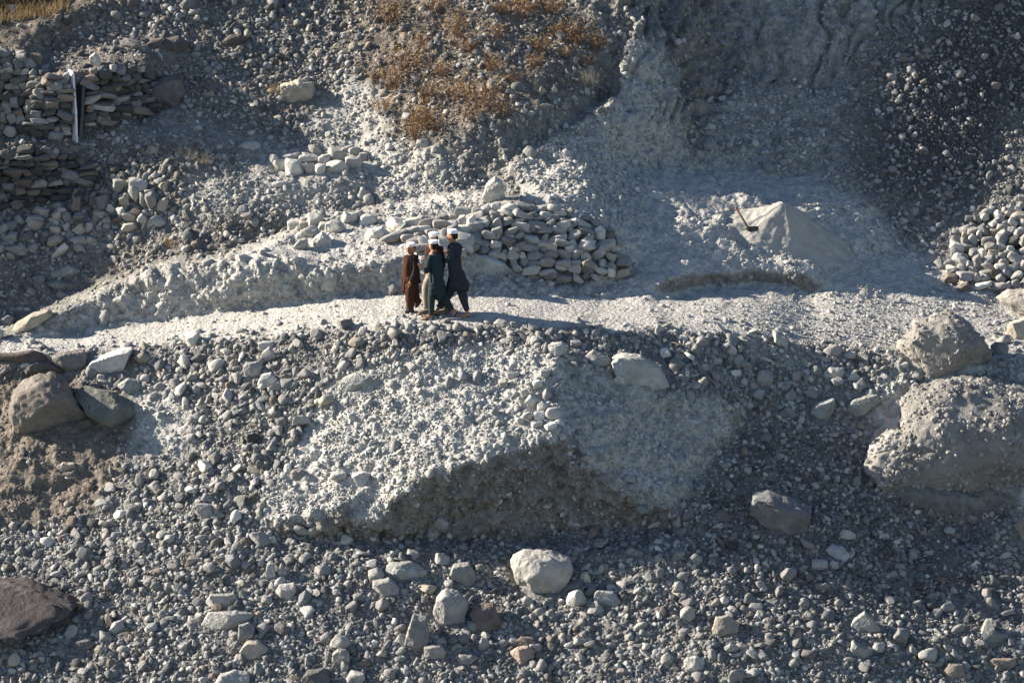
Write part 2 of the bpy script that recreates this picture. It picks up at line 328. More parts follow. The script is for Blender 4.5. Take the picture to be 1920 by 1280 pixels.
def rock_material(name="weathered_stone"):
    m, nt, b = new_mat(name)
    co = N(nt, "ShaderNodeTexCoord").outputs["Object"]
    geo = N(nt, "ShaderNodeNewGeometry").outputs["Position"]
    oi = N(nt, "ShaderNodeObjectInfo")
    at = N(nt, "ShaderNodeAttribute", attribute_name="tint").outputs["Color"]
    def noise(scale, detail=4, rough=.6):
        n = N(nt, "ShaderNodeTexNoise", Scale=scale, Detail=float(detail), Roughness=rough); nt.links.new(geo, n.inputs["Vector"]); return n.outputs["Fac"]
    n1, n2 = noise(4, 5, .65), noise(40, 4, .7)
    c = mixc(nt, ramp(nt, n1, .3, .7), at, (.62, .6, .56), 'MULTIPLY') if False else at
    v = N(nt, "ShaderNodeMath", operation='MULTIPLY_ADD'); nt.links.new(n1, v.inputs[0]); v.inputs[1].default_value = .9; v.inputs[2].default_value = .55
    v2 = N(nt, "ShaderNodeMath", operation='MULTIPLY_ADD'); nt.links.new(n2, v2.inputs[0]); v2.inputs[1].default_value = .6; v2.inputs[2].default_value = .7
    vm = N(nt, "ShaderNodeMath", operation='MULTIPLY'); nt.links.new(v.outputs[0], vm.inputs[0]); nt.links.new(v2.outputs[0], vm.inputs[1])
    hs = N(nt, "ShaderNodeHueSaturation"); nt.links.new(at, hs.inputs["Color"]); nt.links.new(vm.outputs[0], hs.inputs["Value"])
    ov = N(nt, "ShaderNodeMapRange"); nt.links.new(oi.outputs["Random"], ov.inputs[0]); ov.inputs[3].default_value = .8; ov.inputs[4].default_value = 1.2
    hs2 = N(nt, "ShaderNodeHueSaturation"); nt.links.new(hs.outputs[0], hs2.inputs["Color"]); nt.links.new(ov.outputs[0], hs2.inputs["Value"])
    tc = mixc(nt, 1.0, hs2.outputs[0], oi.outputs["Color"], 'MULTIPLY')
    nt.links.new(tc, b.inputs["Base Color"])
    n3 = noise(14, 5, .7); p = bump(nt, None, n1, .6, .09); p = bump(nt, None, n3, .6, .03, p); bump(nt, b, n2, .6, .012, p)
    return m
def plain(name, col, rough=.85, nscale=30, var=.3, bstr=.3):
    m, nt, b = new_mat(name); b.inputs["Roughness"].default_value = rough
    co = N(nt, "ShaderNodeNewGeometry").outputs["Position"]
    n = N(nt, "ShaderNodeTexNoise", Scale=float(nscale), Detail=4.0); nt.links.new(co, n.inputs["Vector"])
    lo = tuple(c * (1 - var) for c in col); hi = tuple(min(1, c * (1 + var)) for c in col)
    nt.links.new(mixc(nt, ramp(nt, n.outputs["Fac"], .3, .7), lo, hi), b.inputs["Base Color"]); bump(nt, b, n.outputs["Fac"], bstr, .01)
    return m
M_GROUND = ground_material(); M_ROCK = rock_material()

# ------------------------------------------------------------------ the ground: hillside, path and undercut mound share one surface
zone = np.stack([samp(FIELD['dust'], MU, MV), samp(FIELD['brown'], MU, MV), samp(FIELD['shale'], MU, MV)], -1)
ny, nx = MU.shape
vid = np.arange(ny * nx).reshape(ny, nx)
quads = np.stack([vid[1:, :-1], vid[1:, 1:], vid[:-1, 1:], vid[:-1, :-1]], -1).reshape(-1, 4)
cu = .25 * (MU[1:, :-1] + MU[1:, 1:] + MU[:-1, 1:] + MU[:-1, :-1]); cv = .25 * (MV[1:, :-1] + MV[1:, 1:] + MV[:-1, 1:] + MV[:-1, :-1])
wob = 10 * noise3(np.stack([cu / 60, cv / 25, cu * 0], -1))
is_path = inpoly(cu, cv + wob, PATH).ravel()
for nm, sel in (("hillside", ~is_path), ("path", is_path)):
    q = quads[sel]; used = np.unique(q); remap = np.zeros(ny * nx, np.int32); remap[used] = np.arange(len(used))
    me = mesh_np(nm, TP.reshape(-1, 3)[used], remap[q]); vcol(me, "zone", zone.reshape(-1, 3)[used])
    o = link(nm, me, M_GROUND); tag(o, kind="structure")
    tag(o, {"hillside": "grey stony hillside of scree, dust and brown earth", "path": "pale dusty footpath crossing the slope"}[nm], nm)
# far skirt so the slope goes on beyond what the lens sees
def skirt():
    edge = np.concatenate([vid[0, :], vid[1:, -1], vid[-1, -2::-1], vid[-2:0:-1, 0]])
    P = TP.reshape(-1, 3)[edge]; U = MU.ravel()[edge]; V = MV.ravel()[edge]
    out = P.copy(); du = np.where(U <= mu[0], -1, np.where(U >= mu[-1], 1, 0)); dv = np.where(V <= mv[0], 1, np.where(V >= mv[-1], -1, 0))
    out += np.stack([du * 60.0, dv * 40.0, dv * np.where(dv > 0, 26.0, 14.0)], -1); out[:, 2] -= np.where((du < 0), 14.0, 0)
    n = len(edge); verts = np.concatenate([P, out]); i = np.arange(n); j = (i + 1) % n
    me = mesh_np("outer_slope", verts, np.stack([i, i + n, j + n, j], -1)); vcol(me, "zone", np.tile([.2, .1, .4], (2 * n, 1)))
    tag(link("outer_slope", me, M_GROUND), "wider stony slope round the scene", "slope", kind="structure")
skirt()

# ------------------------------------------------------------------ stones
def ico(sub):
    bm = bmesh.new(); bmesh.ops.create_icosphere(bm, subdivisions=sub, radius=1)
    v = np.array([p.co for p in bm.verts]); f = np.array([[p.index for p in q.verts] for q in bm.faces]); bm.free()
    return v / np.linalg.norm(v, axis=1)[:, None], f
ICO = {s: ico(s) for s in (1, 2, 3, 4, 5)}
def stone(seed, sub, aspect=(1, .8, .6), cuts=9, flat=.62, rough=.06, fine=0.0, block=False):
    """a water-worn stone: a ball with flats struck off it, dented and stretched"""
    r = np.random.default_rng(seed); v, f = ICO[sub]; v = v.copy()
    n = r.normal(size=(cuts, 3)); n /= np.linalg.norm(n, axis=1)[:, None]
    if block: n[:6] = np.array([[1,0,0],[-1,0,0],[0,1,0],[0,-1,0],[0,0,1],[0,0,-1]]) + r.normal(size=(6, 3)) * .22; n /= np.linalg.norm(n, axis=1)[:, None]
    for k in range(cuts):
        d = r.uniform(flat, flat + .25); e = v @ n[k] - d
        v -= np.where(e > 0, e, 0)[:, None] * n[k] * .93
    v *= (1 + rough * 1.6 * noise3(v * 1.7 + seed * 3.7) + rough * noise3(v * 4 + seed))[:, None]
    if fine: v *= (1 + fine * fbm(v * 7 + seed, 3, gain=.6))[:, None]
    v *= np.array(aspect); v -= (v.max(0) + v.min(0)) / 2
    return v / np.abs(v[:, :2]).max(), f
PAL = dict(pale=(.42, .405, .37), grey=(.29, .275, .26), blue=(.185, .185, .185), dark=(.085, .083, .08), brown=(.20, .165, .135), tan=(.35, .31, .255), green=(.255, .25, .228), purple=(.165, .145, .14))
names = ['pale', 'grey', 'blue', 'dark', 'brown', 'tan', 'green', 'purple']; PA = np.array([PAL[k] for k in names])
def tints(n, w=(.08, .44, .2, .06, .06, .04, .09, .03)):
    w = np.array(w) / sum(w); c = PA[rng.choice(len(names), n, p=w)] * rng.uniform(.82, 1.15, (n, 1))
    return c
TW_SHALE_SHADE = (.0, .06, .34, .48, .02, .0, .04, .06)  # dark shale stones, also used as painted shade in the trough
def rot_on(nrm, tilt):
    """random turn about the ground normal plus a random tilt -> (n,3,3)"""
    n = len(nrm); z = nrm + rng.normal(size=(n, 3)) * tilt; z /= np.linalg.norm(z, axis=1)[:, None]
    a = rng.normal(size=(n, 3)); x = a - (a * z).sum(1)[:, None] * z; x /= np.linalg.norm(x, axis=1)[:, None]
    return np.stack([x, np.cross(z, x), z], -1)
ASP = [(1, .82, .62), (1, .7, .42), (1, .9, .75), (1, .6, .5), (1, .75, .3), (1, .66, .66)]
KIND = ['rounded', 'flat', 'rounded', 'long', 'flat', 'angular']
T3 = [stone(100 + i, 3, ASP[i % 6], 10 + i % 5, .42 if i % 6 == 5 else (.47 if i % 2 else .52), .05, .03, i % 3 > 0) for i in range(36)]
TB = [stone(400 + i, 3, [(1, .8, .42), (1, .75, .55), (1, .7, .34), (1, .85, .62)][i % 4], 11, .5, .05, .03, True) for i in range(32)]
T2 = [stone(200 + i, 2, ASP[i % 6], 9 + i % 4, .46, .06, 0, i % 2 == 0) for i in range(30)]
T1 = [stone(300 + i, 1, ASP[i % 6], 5, .7, .1) for i in range(16)]
def merged(name, temps, pos, R, size, tint, smooth):
    V, F, C, off = [], [], [], 0; k = rng.integers(len(temps), size=len(pos))
    sq = rng.uniform(.8, 1.2, (len(pos), 3)) * size[:, None]
    for t in range(len(temps)):
        i = np.where(k == t)[0]
        if not len(i): continue
        tv, tf = temps[t]; P = np.einsum('nij,nvj->nvi', R[i], tv[None] * sq[i][:, None, :]) + pos[i][:, None, :]
        V.append(P.reshape(-1, 3)); C.append(np.repeat(tint[i], len(tv), 0))
        F.append((tf[None] + (np.arange(len(i)) * len(tv))[:, None, None] + off).reshape(-1, 3)); off += len(i) * len(tv)
    me = mesh_np(name, np.concatenate(V), np.concatenate(F), smooth); vcol(me, "tint", np.concatenate(C))
    return link(name, me, M_ROCK)
KEEP = []      # places taken by boulders: (u, v, ru, rv)
def scatter(step, field, gain, lo, hi, power=2.0, area=(-260, -110, 2180, 1400), patch=.9):
    u, v = np.meshgrid(np.arange(area[0], area[2], step), np.arange(area[1], area[3], step * .8)); u = u.ravel().astype(float); v = v.ravel().astype(float)
    u += rng.uniform(-.5, .5, len(u)) * step; v += rng.uniform(-.5, .5, len(u)) * step * .8
    d = samp(FIELD[field], u, v) * gain * (1 + patch * fbm(np.stack([u / 130, v / 70, u * 0 + step], -1), 3) + patch * .8 * noise3(np.stack([u / 55 + v / 300, v / 190, u * 0 + 2 * step], -1)))
    k = rng.uniform(size=len(u)) < d; u, v = u[k], v[k]
    P = ground(u, v); x, y = project(P)
    ok = np.ones(len(u), bool)
    for a, b, ru, rv in KEEP: ok &= ((x - a) / ru) ** 2 + ((y - b) / rv) ** 2 > 1
    u, v, P = u[ok], v[ok], P[ok]
    r = lo + (hi - lo) * rng.uniform(size=len(u)) ** power          # half-length in photo pixels
    return u, v, P, r * P_scale(P)
def P_scale(P): return ((P - CAM) @ FWD) / FPX

# ------------------------------------------------------------------ single boulders, each with its own outline and real thickness
def boulder(name, label, outline, col='grey', deep=.8, boxy=.58, cuts=7, tilt=.3, rough=.06, fine=.045, sub=5, seed=None, cat="boulder", group=None, sink=.3, strata=.025, keep=True, base=None, pebbles=0):
    seed = seed if seed is not None else int(abs(outline[0][0] * 7 + outline[0][1] * 13)) % 9973
    r = np.random.default_rng(seed)
    P = np.array(outline, float)
    cu, cv = (P[:, 0].max() + P[:, 0].min()) / 2, (P[:, 1].max() + P[:, 1].min()) / 2
    ru, rv = (P[:, 0].max() - P[:, 0].min()) / 2, (P[:, 1].max() - P[:, 1].min()) / 2
    # outline radius by direction
    D = np.concatenate([P[i] + (P[(i + 1) % len(P)] - P[i]) * np.linspace(0, 1, 24, endpoint=False)[:, None] for i in range(len(P))]) - (cu, cv)
    ang = np.arctan2(-D[:, 1], D[:, 0]); rad = np.hypot(D[:, 0], D[:, 1]); o = np.argsort(ang); ang, rad = ang[o], rad[o]
    v, f = ICO[sub]; v = v.copy()
    phi = np.arctan2(v[:, 2], v[:, 0]); c = np.hypot(v[:, 0], v[:, 2])
    R = np.interp(phi, np.concatenate([ang - 2 * np.pi, ang, ang + 2 * np.pi]), np.tile(rad, 3))
    dmm = deep * min(ru, rv)
    cb = np.clip(c, 0, 1) ** boxy; yb = np.sign(v[:, 1]) * np.abs(v[:, 1]) ** boxy
    q = np.stack([R * cb * np.cos(phi), dmm * yb, R * cb * np.sin(phi)], -1)
    q[:, 2] /= 1 + tilt * math.sin(PITCH); q[:, 1] += tilt * q[:, 2]
    m = math.sqrt(ru * rv)
    n = r.normal(size=(cuts, 3)); n[:, 1] = -np.abs(n[:, 1]) - 1.5; n /= np.linalg.norm(n, axis=1)[:, None]
    for k in range(cuts):
        h = (q @ n[k]); d = h.max() * r.uniform(.58, .86); e = h - d; q -= np.where(e > 0, e, 0)[:, None] * n[k] * .95
    qn = q / m
    a = 1 + rough * noise3(qn * 1.6 + seed) + rough * .6 * noise3(qn * 4 + seed) + fine * fbm(qn * 9 + seed, 4, gain=.62)
    if strata:
        ax = r.normal(size=3) * .25 + np.array([.5, 0, .85]); a += strata * noise3(np.stack([qn @ ax * 9, qn[:, 0] * .8, qn[:, 1] * .8], -1) + seed)
    q *= a[:, None]
    t1 = float(gdepth(cu, cv)); t2 = float(gdepth(cu, P[:, 1].max() - 2 if base is None else base))
    t = min(t1, t2 + dmm * t1 / FPX) - (0.25 - sink) * 0 - dmm * (.55 - sink) * t1 / FPX
    s = t / FPX
    loc = point(np.array(cu), np.array(cv), np.array(t))
    me = mesh_np(name, q * s, f, True)
    cc = np.array(PAL[col] if isinstance(col, str) else col) * r.uniform(.92, 1.08)
    sh = 1 + .22 * fbm(qn * 2.2 + seed + 30, 3)
    vcol(me, "tint", cc[None] * sh[:, None])
    ob = link(name, me, M_ROCK, loc=loc)
    tag(ob, label, cat, group)
    if keep: KEEP.append((cu, cv, ru * 1.0, rv * 1.0))
    if pebbles:
        qs = q * s; tri = qs[f]; nn = np.cross(tri[:, 1] - tri[:, 0], tri[:, 2] - tri[:, 0]); ar = np.linalg.norm(nn, axis=1); nn /= ar[:, None] + 1e-9
        if nn[np.argmax(tri[:, :, 2].mean(1)), 2] < 0: nn = -nn
        k = r.choice(len(f), pebbles, p=ar / ar.sum()); pos = tri[k].mean(1); sz = (.010 + .045 * r.uniform(size=pebbles) ** 3.5) * (1.0 if pebbles < 2500 else 1.15)
        dens = fbm(pos * 1.5 + seed, 2) > -.35; k, pos, sz = k[dens], pos[dens], sz[dens]
        pb = merged("pebbles", T1, pos + nn[k] * (sz * .1)[:, None], rot_on(nn[k], .5), sz, cc * r.uniform(.75, 1.3, (len(k), 1)), False); pb.parent = ob; pb["kind"] = "stuff"
    return ob
def ell(u, v, w, h, seed=0, k=9):
    r = np.random.default_rng(int(u * 3 + v * 5 + seed)); a = np.sort(np.linspace(0, 2 * np.pi, k, endpoint=False) + r.uniform(-.25, .25, k))
    s = r.uniform(.86, 1.06, k); c, si = np.cos(a), np.sin(a); p = .8
    return [(u + w / 2 * s[i] * np.sign(c[i]) * abs(c[i]) ** p, v - h / 2 * s[i] * np.sign(si[i]) * abs(si[i]) ** p) for i in range(k)]

BR = (.18, .158, .138)
# left, beside the path
boulder("boulder", "big triangular brown boulder standing on bare soil below the path's left end", [(20,762),(28,730),(60,706),(92,699),(118,712),(140,745),(160,772),(173,800),(168,814),(110,814),(30,826),(22,802)], BR, deep=.9, cuts=5, boxy=.7, rough=.04, fine=.05, strata=.04)
boulder("boulder", "long grey slab leaning down beside the triangular brown boulder", [(136,737),(160,728),(210,738),(245,762),(262,785),(261,802),(248,807),(200,792),(165,774),(148,752)], (.19,.19,.165), deep=1.0, strata=.1, cuts=5)
boulder("boulder", "dark angular block standing upright at the path's edge, behind the triangular boulder", [(98,668),(120,660),(158,656),(163,680),(150,706),(110,701)], (.17,.155,.14), deep=1.0)
boulder("boulder", "wedge-shaped pale block at the path's edge with a shaded side", [(160,692),(172,676),(225,655),(250,651),(241,672),(232,690),(228,709),(170,707)], 'pale', deep=1.1)
boulder("stone_slab", "dark brown slab on top of the stones at the path's left end", [(-30,664),(30,662),(58,656),(82,662),(98,676),(60,682),(0,686),(-30,686)], (.12,.10,.09), deep=.9, cat="stone slab")
boulder("stone_slab", "thin dark slab tilted under the dark brown slab at the path's left end", [(35,690),(70,678),(92,684),(80,700),(45,703)], (.13,.115,.1), deep=1.0, cat="stone slab")
boulder("stone_slab", "grey slab wedged beside the dark angular block at the path's edge", [(66,676),(90,678),(120,694),(112,704),(80,694)], (.15,.13,.12), deep=1.1, cat="stone slab")
boulder("boulder", "pale stone half under the dark slabs at the path's left end", ell(48,688,26,18), 'pale')
boulder("boulder", "long rounded pale boulder lying on the bank at the path's far left", [(22,622),(30,606),(60,588),(92,580),(99,589),(72,609),(30,627)], 'tan', deep=1.0, rough=.03)
boulder("boulder", "pale rough rock half buried beside the long grey slab", [(220,722),(240,708),(262,714),(268,738),(250,745)], (.36,.36,.33))
boulder("boulder", "rounded rock half buried right of the long grey slab", ell(299,728,24,22), 'grey')
boulder("boulder", "flat tan stone lying on brown soil below the triangular boulder", [(102,878),(118,866),(140,868),(142,880),(115,886)], 'tan', deep=1.0)
boulder("boulder", "small brown round stone on the bare soil at left", ell(166,914,22,24), (.19,.15,.13))
boulder("stone_slab", "huge dark layered slab lying at the bottom left corner", [(-110,1092),(0,1088),(50,1094),(100,1110),(145,1126),(125,1148),(90,1176),(50,1190),(-110,1198)], (.085,.072,.068), deep=.7, boxy=.34, tilt=1.7, strata=.10, cuts=0, sink=.45, cat="stone slab", fine=.05, rough=.04)
# upper left
boulder("boulder", "pale square block with straight vertical cracks on the upper slope", [(526,160),(560,149),(588,157),(591,178),(562,197),(540,201),(528,186)], (.38,.34,.28), deep=1.0, boxy=.5, strata=.05)
boulder("boulder", "big dark rock at the right end of the dry stone wall with the plank", [(282,160),(310,142),(340,148),(347,175),(336,196),(312,210),(284,198)], (.125,.115,.115), deep=1.0, strata=.07)
boulder("boulder", "largest dark brown boulder in the row above the dry stone wall", [(295,86),(310,72),(335,68),(353,82),(350,100),(320,110),(300,104)], (.11,.095,.09), deep=1.0)
boulder("boulder", "dark wedge-shaped boulder leaning on the largest one above the wall", [(270,88),(285,74),(308,70),(300,92),(282,97)], (.15,.125,.115), deep=1.0)
boulder("boulder", "dark boulder with a pale left face, leftmost of the row above the wall", [(224,78),(238,72),(262,78),(268,92),(232,94)], (.2,.18,.17), deep=1.0)
boulder("boulder", "dark flat boulder lying alone right of the row above the wall", [(413,82),(430,66),(452,64),(464,74),(450,88),(420,90)], (.12,.105,.10), deep=1.0)
boulder("boulder", "pale upright stone standing on top of the dry stone wall", [(167,124),(168,106),(178,98),(188,110),(190,126)], (.44,.38,.33), deep=.9)
boulder("boulder", "dark pointed stone perched on the top of the dry stone wall", [(206,136),(210,122),(224,120),(238,134),(222,142)], (.15,.135,.135), deep=1.0)
boulder("boulder", "grey boulder at the top edge of the photo above the dark row", [(336,10),(350,-4),(372,2),(366,20),(342,22)], 'blue')
boulder("boulder", "rounded dark boulder at the top edge left of the other top boulder", [(228,6),(244,-8),(262,0),(262,16),(236,20)], (.15,.135,.13))
boulder("boulder", "flat pale rock half buried on the slope left of the ring of white stones", [(442,276),(462,264),(490,268),(488,284),(455,286)], (.3,.31,.3), sink=.6)
boulder("boulder", "pale upright flake of rock on the dirt slope at left", [(341,396),(347,394),(357,412),(350,418),(343,408)], 'tan')
boulder("boulder", "long flat boulder at the foot of the left rubble slope", [(86,530),(110,526),(150,536),(148,550),(115,548)], (.2,.2,.19), deep=1.1)
boulder("boulder", "grey block above the long flat boulder on the left rubble slope", [(108,508),(128,496),(150,506),(148,520),(122,524)], (.22,.22,.21))
boulder("boulder", "small rounded boulder left of the grey block on the left rubble slope", ell(72,524,28,18), 'blue')
boulder("boulder", "pale round boulder below the shrubs above the ditch", ell(793,270,28,20), 'pale')
boulder("boulder", "pale stone on the ledge below the ring of white stones", ell(526,346,34,14), 'pale')
# plateau by the path
boulder("boulder", "tall pointed pale boulder standing behind the heap of stones", [(903,374),(912,346),(928,331),(942,340),(949,379),(925,383)], (.42,.41,.37), deep=.9, fine=.05)
boulder("boulder", "angular pale boulder on the flat top of the bank, right of its twin", [(577,462),(590,445),(604,434),(620,448),(625,464),(600,471)], 'pale', deep=.9)
boulder("boulder", "rounded pale boulder on the bank beside the angular one", [(545,468),(562,448),(576,446),(578,466),(556,472)], (.37,.37,.34))
boulder("boulder", "wide flat pale boulder half buried on the bank's top", [(678,446),(690,430),(716,425),(736,440),(734,450),(700,452)], (.43,.42,.4), sink=.55)
boulder("boulder", "pointed grey boulder on the bank left of the heap", [(746,442),(748,428),(760,418),(774,428),(775,444),(758,447)], (.3,.3,.28), deep=.9)
boulder("boulder", "small white boulder on the bank's back edge at left", [(441,492),(442,477),(458,476),(475,484),(470,494)], (.46,.45,.42), deep=.9)
boulder("boulder", "tall boulder bedded upright in the bank beside the path", [(600,545),(602,512),(614,500),(632,510),(633,540),(616,548)], (.35,.35,.32), sink=.62)
boulder("boulder", "large smooth slab in the bank below the heap of stones", [(862,492),(880,475),(910,477),(945,492),(968,513),(935,519),(885,516)], (.36,.36,.34), sink=.6, rough=.03, deep=.8)
# right of the path
boulder("boulder", "huge dome-shaped gravelly boulder below the path's right end", [(1684,672),(1688,642),(1710,622),(1714,602),(1740,600),(1756,592),(1777,588),(1806,600),(1838,630),(1866,672),(1850,690),(1800,702),(1740,713),(1700,709)], (.315,.295,.268), deep=1.0, rough=.06, fine=.06, cuts=3, pebbles=1200)
boulder("boulder", "massive pebbly lump with an undercut foot below the dome-shaped boulder", [(1622,868),(1628,838),(1660,815),(1690,805),(1692,770),(1720,722),(1770,706),(1850,708),(1930,725),(1990,790),(1985,880),(1900,925),(1850,962),(1790,940),(1720,945),(1690,962),(1668,940),(1655,905)], (.285,.268,.245), deep=.8, tilt=.95, boxy=.5, rough=.09, fine=.07, cuts=5, sink=.42, base=950, pebbles=7000)
boulder("boulder", "rounded pebbly lobe on the left flank of the massive lump", [(1624,866),(1632,836),(1662,812),(1705,806),(1712,830),(1690,868),(1660,890),(1640,890)], (.33,.312,.285), deep=1.0, rough=.08, fine=.06, cuts=2, sink=.1, keep=False, pebbles=700)
boulder("boulder", "pale boulder at the photo's right edge above the dome-shaped boulder", [(1886,626),(1892,606),(1925,594),(1960,600),(1960,640),(1905,640)], 'tan')
boulder("boulder", "dark grey block behind the right side of the dome-shaped boulder", ell(1874,656,38,32), (.17,.18,.18))
boulder("boulder", "pale outcrop at the right edge above the lowest rubble", [(1895,1020),(1900,985),(1930,960),(2000,960),(2000,1040),(1930,1035)], 'tan')
boulder("boulder", "flat dusty boulder at the foot of the right stone pile", [(1868,560),(1890,545),(1930,540),(2000,545),(2000,600),(1900,585)], (.33,.30,.26), sink=.5)
boulder("boulder", "rough tilted boulder embedded in the scree right of the pebbly mound's top", [(1147,674),(1165,663),(1200,667),(1238,690),(1263,736),(1230,743),(1195,739),(1170,722),(1150,697)], (.31,.30,.275), deep=.9, fine=.05)
boulder("boulder", "small white round stone leaning on the rough tilted boulder", ell(1162,714,24,26), (.44,.44,.42))
boulder("boulder", "shade-darkened rectangular block with banded sides lying in the right hollow", [(1411,926),(1440,923),(1521,956),(1512,996),(1490,1009),(1440,992),(1409,964)], (.155,.155,.155), deep=1.1, boxy=.45, tilt=.1, strata=.06, cuts=2)  # shade of the hollow put into the block's base colour
boulder("boulder", "grey angular block with a flat top below the path at right", [(1511,786),(1530,757),(1566,744),(1563,772),(1545,796),(1515,797)], (.28,.29,.28), boxy=.55)
boulder("boulder", "wedge-shaped block right of the flat-topped block", [(1582,768),(1600,750),(1646,739),(1651,752),(1620,775),(1590,788)], (.28,.28,.25), boxy=.6)
boulder("boulder", "pale tall stone in the scree below the path's right part", ell(1434,711,34,38), 'grey')
boulder("boulder", "pointed grey stone right of the pale tall stone", [(1467,752),(1474,736),(1486,728),(1496,745),(1484,755)], 'grey')
boulder("boulder", "round pale stone in the scree below the path, right of centre", ell(1045,656,38,32), 'pale')
boulder("boulder", "flat rock sunk in scree left of the rough tilted boulder", [(1096,668),(1112,656),(1140,668),(1150,684),(1120,688)], 'grey', sink=.5)
boulder("boulder", "light stone by the hollow's upper rim at right", ell(1565,701,44,28), 'pale')
# mound
boulder("boulder", "wide rough boulder set into the top of the pebbly mound", [(634,728),(642,708),(668,700),(700,708),(704,722),(680,738),(650,740)], (.38,.375,.34), fine=.06, sink=.5)
boulder("boulder", "angular white stone stuck near the mound's lower rim", [(659,892),(680,884),(696,886),(684,912),(674,919)], (.44,.43,.41), deep=.9)
boulder("boulder", "flat oval stone resting on the mound's left foot", ell(560,891,32,26), 'grey')
boulder("boulder", "round white stone on the left flank of the mound", ell(592,856,26,28), 'pale')
boulder("boulder", "blocky pale boulder in the scree left of the mound", [(482,722),(490,702),(508,698),(527,716),(518,728),(496,730)], (.36,.36,.34))
boulder("boulder", "rounded boulder just above the blocky pale one in the left scree", ell(474,693,38,34), 'grey')
boulder("boulder", "pale stone at the path's lower edge above the left scree", ell(501,650,40,24), 'pale')
boulder("boulder", "squat grey stone in the scree left of the mound's lower rim", ell(381,958,36,34), 'grey')
# foreground
boulder("boulder", "largest pale boulder on the foreground rubble, flat-faced and rounded", [(958,1050),(980,1032),(1030,1034),(1068,1045),(1074,1072),(1055,1102),(1030,1124),(1000,1121),(970,1099)], (.37,.35,.32), deep=.95, cuts=7)
boulder("boulder", "egg-shaped grey boulder left of the largest foreground boulder", [(812,1150),(818,1122),(835,1104),(860,1112),(878,1130),(872,1165),(850,1186),(825,1181)], (.32,.31,.30), deep=.95)
boulder("boulder", "dark purplish block beside the egg-shaped boulder", [(881,1150),(890,1132),(926,1133),(939,1165),(930,1190),(895,1186)], (.14,.115,.105), deep=.9)
boulder("boulder", "angular grey stone behind the egg-shaped boulder", [(844,1075),(850,1058),(881,1055),(894,1085),(886,1106),(860,1106)], (.27,.27,.25), deep=.9)
boulder("boulder", "wide flat rough rock sunk in the rubble behind the foreground boulders", [(717,1082),(730,1056),(770,1052),(800,1070),(795,1088),(755,1095)], (.33,.33,.31), sink=.5, fine=.06)
boulder("boulder", "blunt grey rock left of the egg-shaped boulder, in front of the flat rough one", [(697,1108),(700,1088),(730,1083),(750,1104),(742,1122),(715,1122)], 'grey')
boulder("boulder", "oval grey stone right of the largest foreground boulder", [(1112,1120),(1120,1106),(1150,1108),(1166,1128),(1150,1143),(1120,1140)], (.24,.24,.24))
boulder("boulder", "tall narrow block standing in front of the egg-shaped boulder", [(757,1210),(765,1180),(775,1150),(800,1155),(806,1195),(790,1235),(765,1234)], (.25,.235,.22), deep=.9)
boulder("boulder", "grey stone touching the tall narrow block's right side", ell(816,1224,46,36), 'grey')
boulder("boulder", "angular stone with one bright facet near the bottom edge", [(844,1238),(862,1225),(885,1226),(898,1232),(872,1250),(855,1250)], 'grey')
boulder("boulder", "reddish brown rounded stone near the bottom edge", ell(980,1230,50,38), (.29,.23,.19))
boulder("boulder", "brown stone directly behind the reddish brown one", ell(985,1205,38,28), (.2,.17,.15))
boulder("boulder", "small angular stone right of the largest foreground boulder", [(1084,1090),(1092,1072),(1102,1072),(1110,1092),(1096,1097)], 'tan')
boulder("boulder", "brown angular stone at the lit strip in the right foreground", [(1335,1180),(1342,1158),(1365,1153),(1386,1170),(1382,1190),(1355,1196)], (.28,.25,.21))
boulder("boulder", "pyramid-shaped grey stone in the lit strip at right", [(1588,1178),(1604,1160),(1622,1146),(1640,1166),(1656,1184),(1620,1187)], (.3,.29,.26))
boulder("boulder", "notched grey stone below the pyramid-shaped one", [(1593,1214),(1600,1200),(1614,1210),(1640,1218),(1638,1232),(1602,1238)], (.25,.25,.23))
boulder("boulder", "bright stone near the bottom edge, right of centre", ell(1302,1246,42,32), 'pale')
boulder("boulder", "pale boulder with two smaller stones at its foot in the right hollow", [(1548,1032),(1560,1020),(1580,1024),(1595,1040),(1590,1054),(1565,1054)], (.31,.32,.32))
boulder("boulder", "small grey stone at the foot of the pale boulder in the right hollow", ell(1536,1060,32,28), 'grey')
boulder("boulder", "smallest of three stones grouped in the right hollow", ell(1563,1059,22,18), 'grey')
boulder("boulder", "brown slab by the bottom right corner", [(1768,1258),(1780,1244),(1806,1246),(1810,1268),(1775,1274)], (.24,.2,.165))
boulder("boulder", "shelf-like grey boulder at the bottom right", [(1836,1190),(1850,1160),(1862,1160),(1866,1185),(1890,1190),(1885,1214),(1845,1216)], (.24,.24,.22))
boulder("boulder", "brown block on the corner of the bottom right rubble", [(1850,1240),(1862,1234),(1905,1234),(1908,1250),(1855,1254)], (.21,.17,.14))
boulder("boulder", "flat-topped block in the left foreground rubble", [(385,1130),(395,1114),(440,1112),(446,1130),(432,1142),(390,1143)], (.29,.275,.25), boxy=.55)
boulder("boulder", "wide pale slab sunk in front of the flat-topped block", [(376,1172),(392,1148),(440,1146),(478,1150),(470,1172),(440,1182),(395,1186)], (.33,.32,.3), sink=.5, fine=.05)
boulder("boulder", "upright stone at the right end of the wide pale slab", [(446,1196),(448,1172),(465,1166),(478,1174),(474,1200),(458,1208)], (.25,.25,.235))
boulder("boulder", "leaning tan stone at the foot of the upright one", [(449,1222),(462,1202),(484,1202),(504,1216),(494,1232),(462,1240)], 'tan')
boulder("boulder", "large angular boulder with a lit top in the left foreground", [(515,1110),(524,1096),(552,1092),(556,1106),(545,1126),(526,1118)], 'grey')
boulder("boulder", "white stone left of the large angular foreground boulder", [(488,1128),(494,1116),(508,1116),(512,1130),(498,1136)], 'pale')
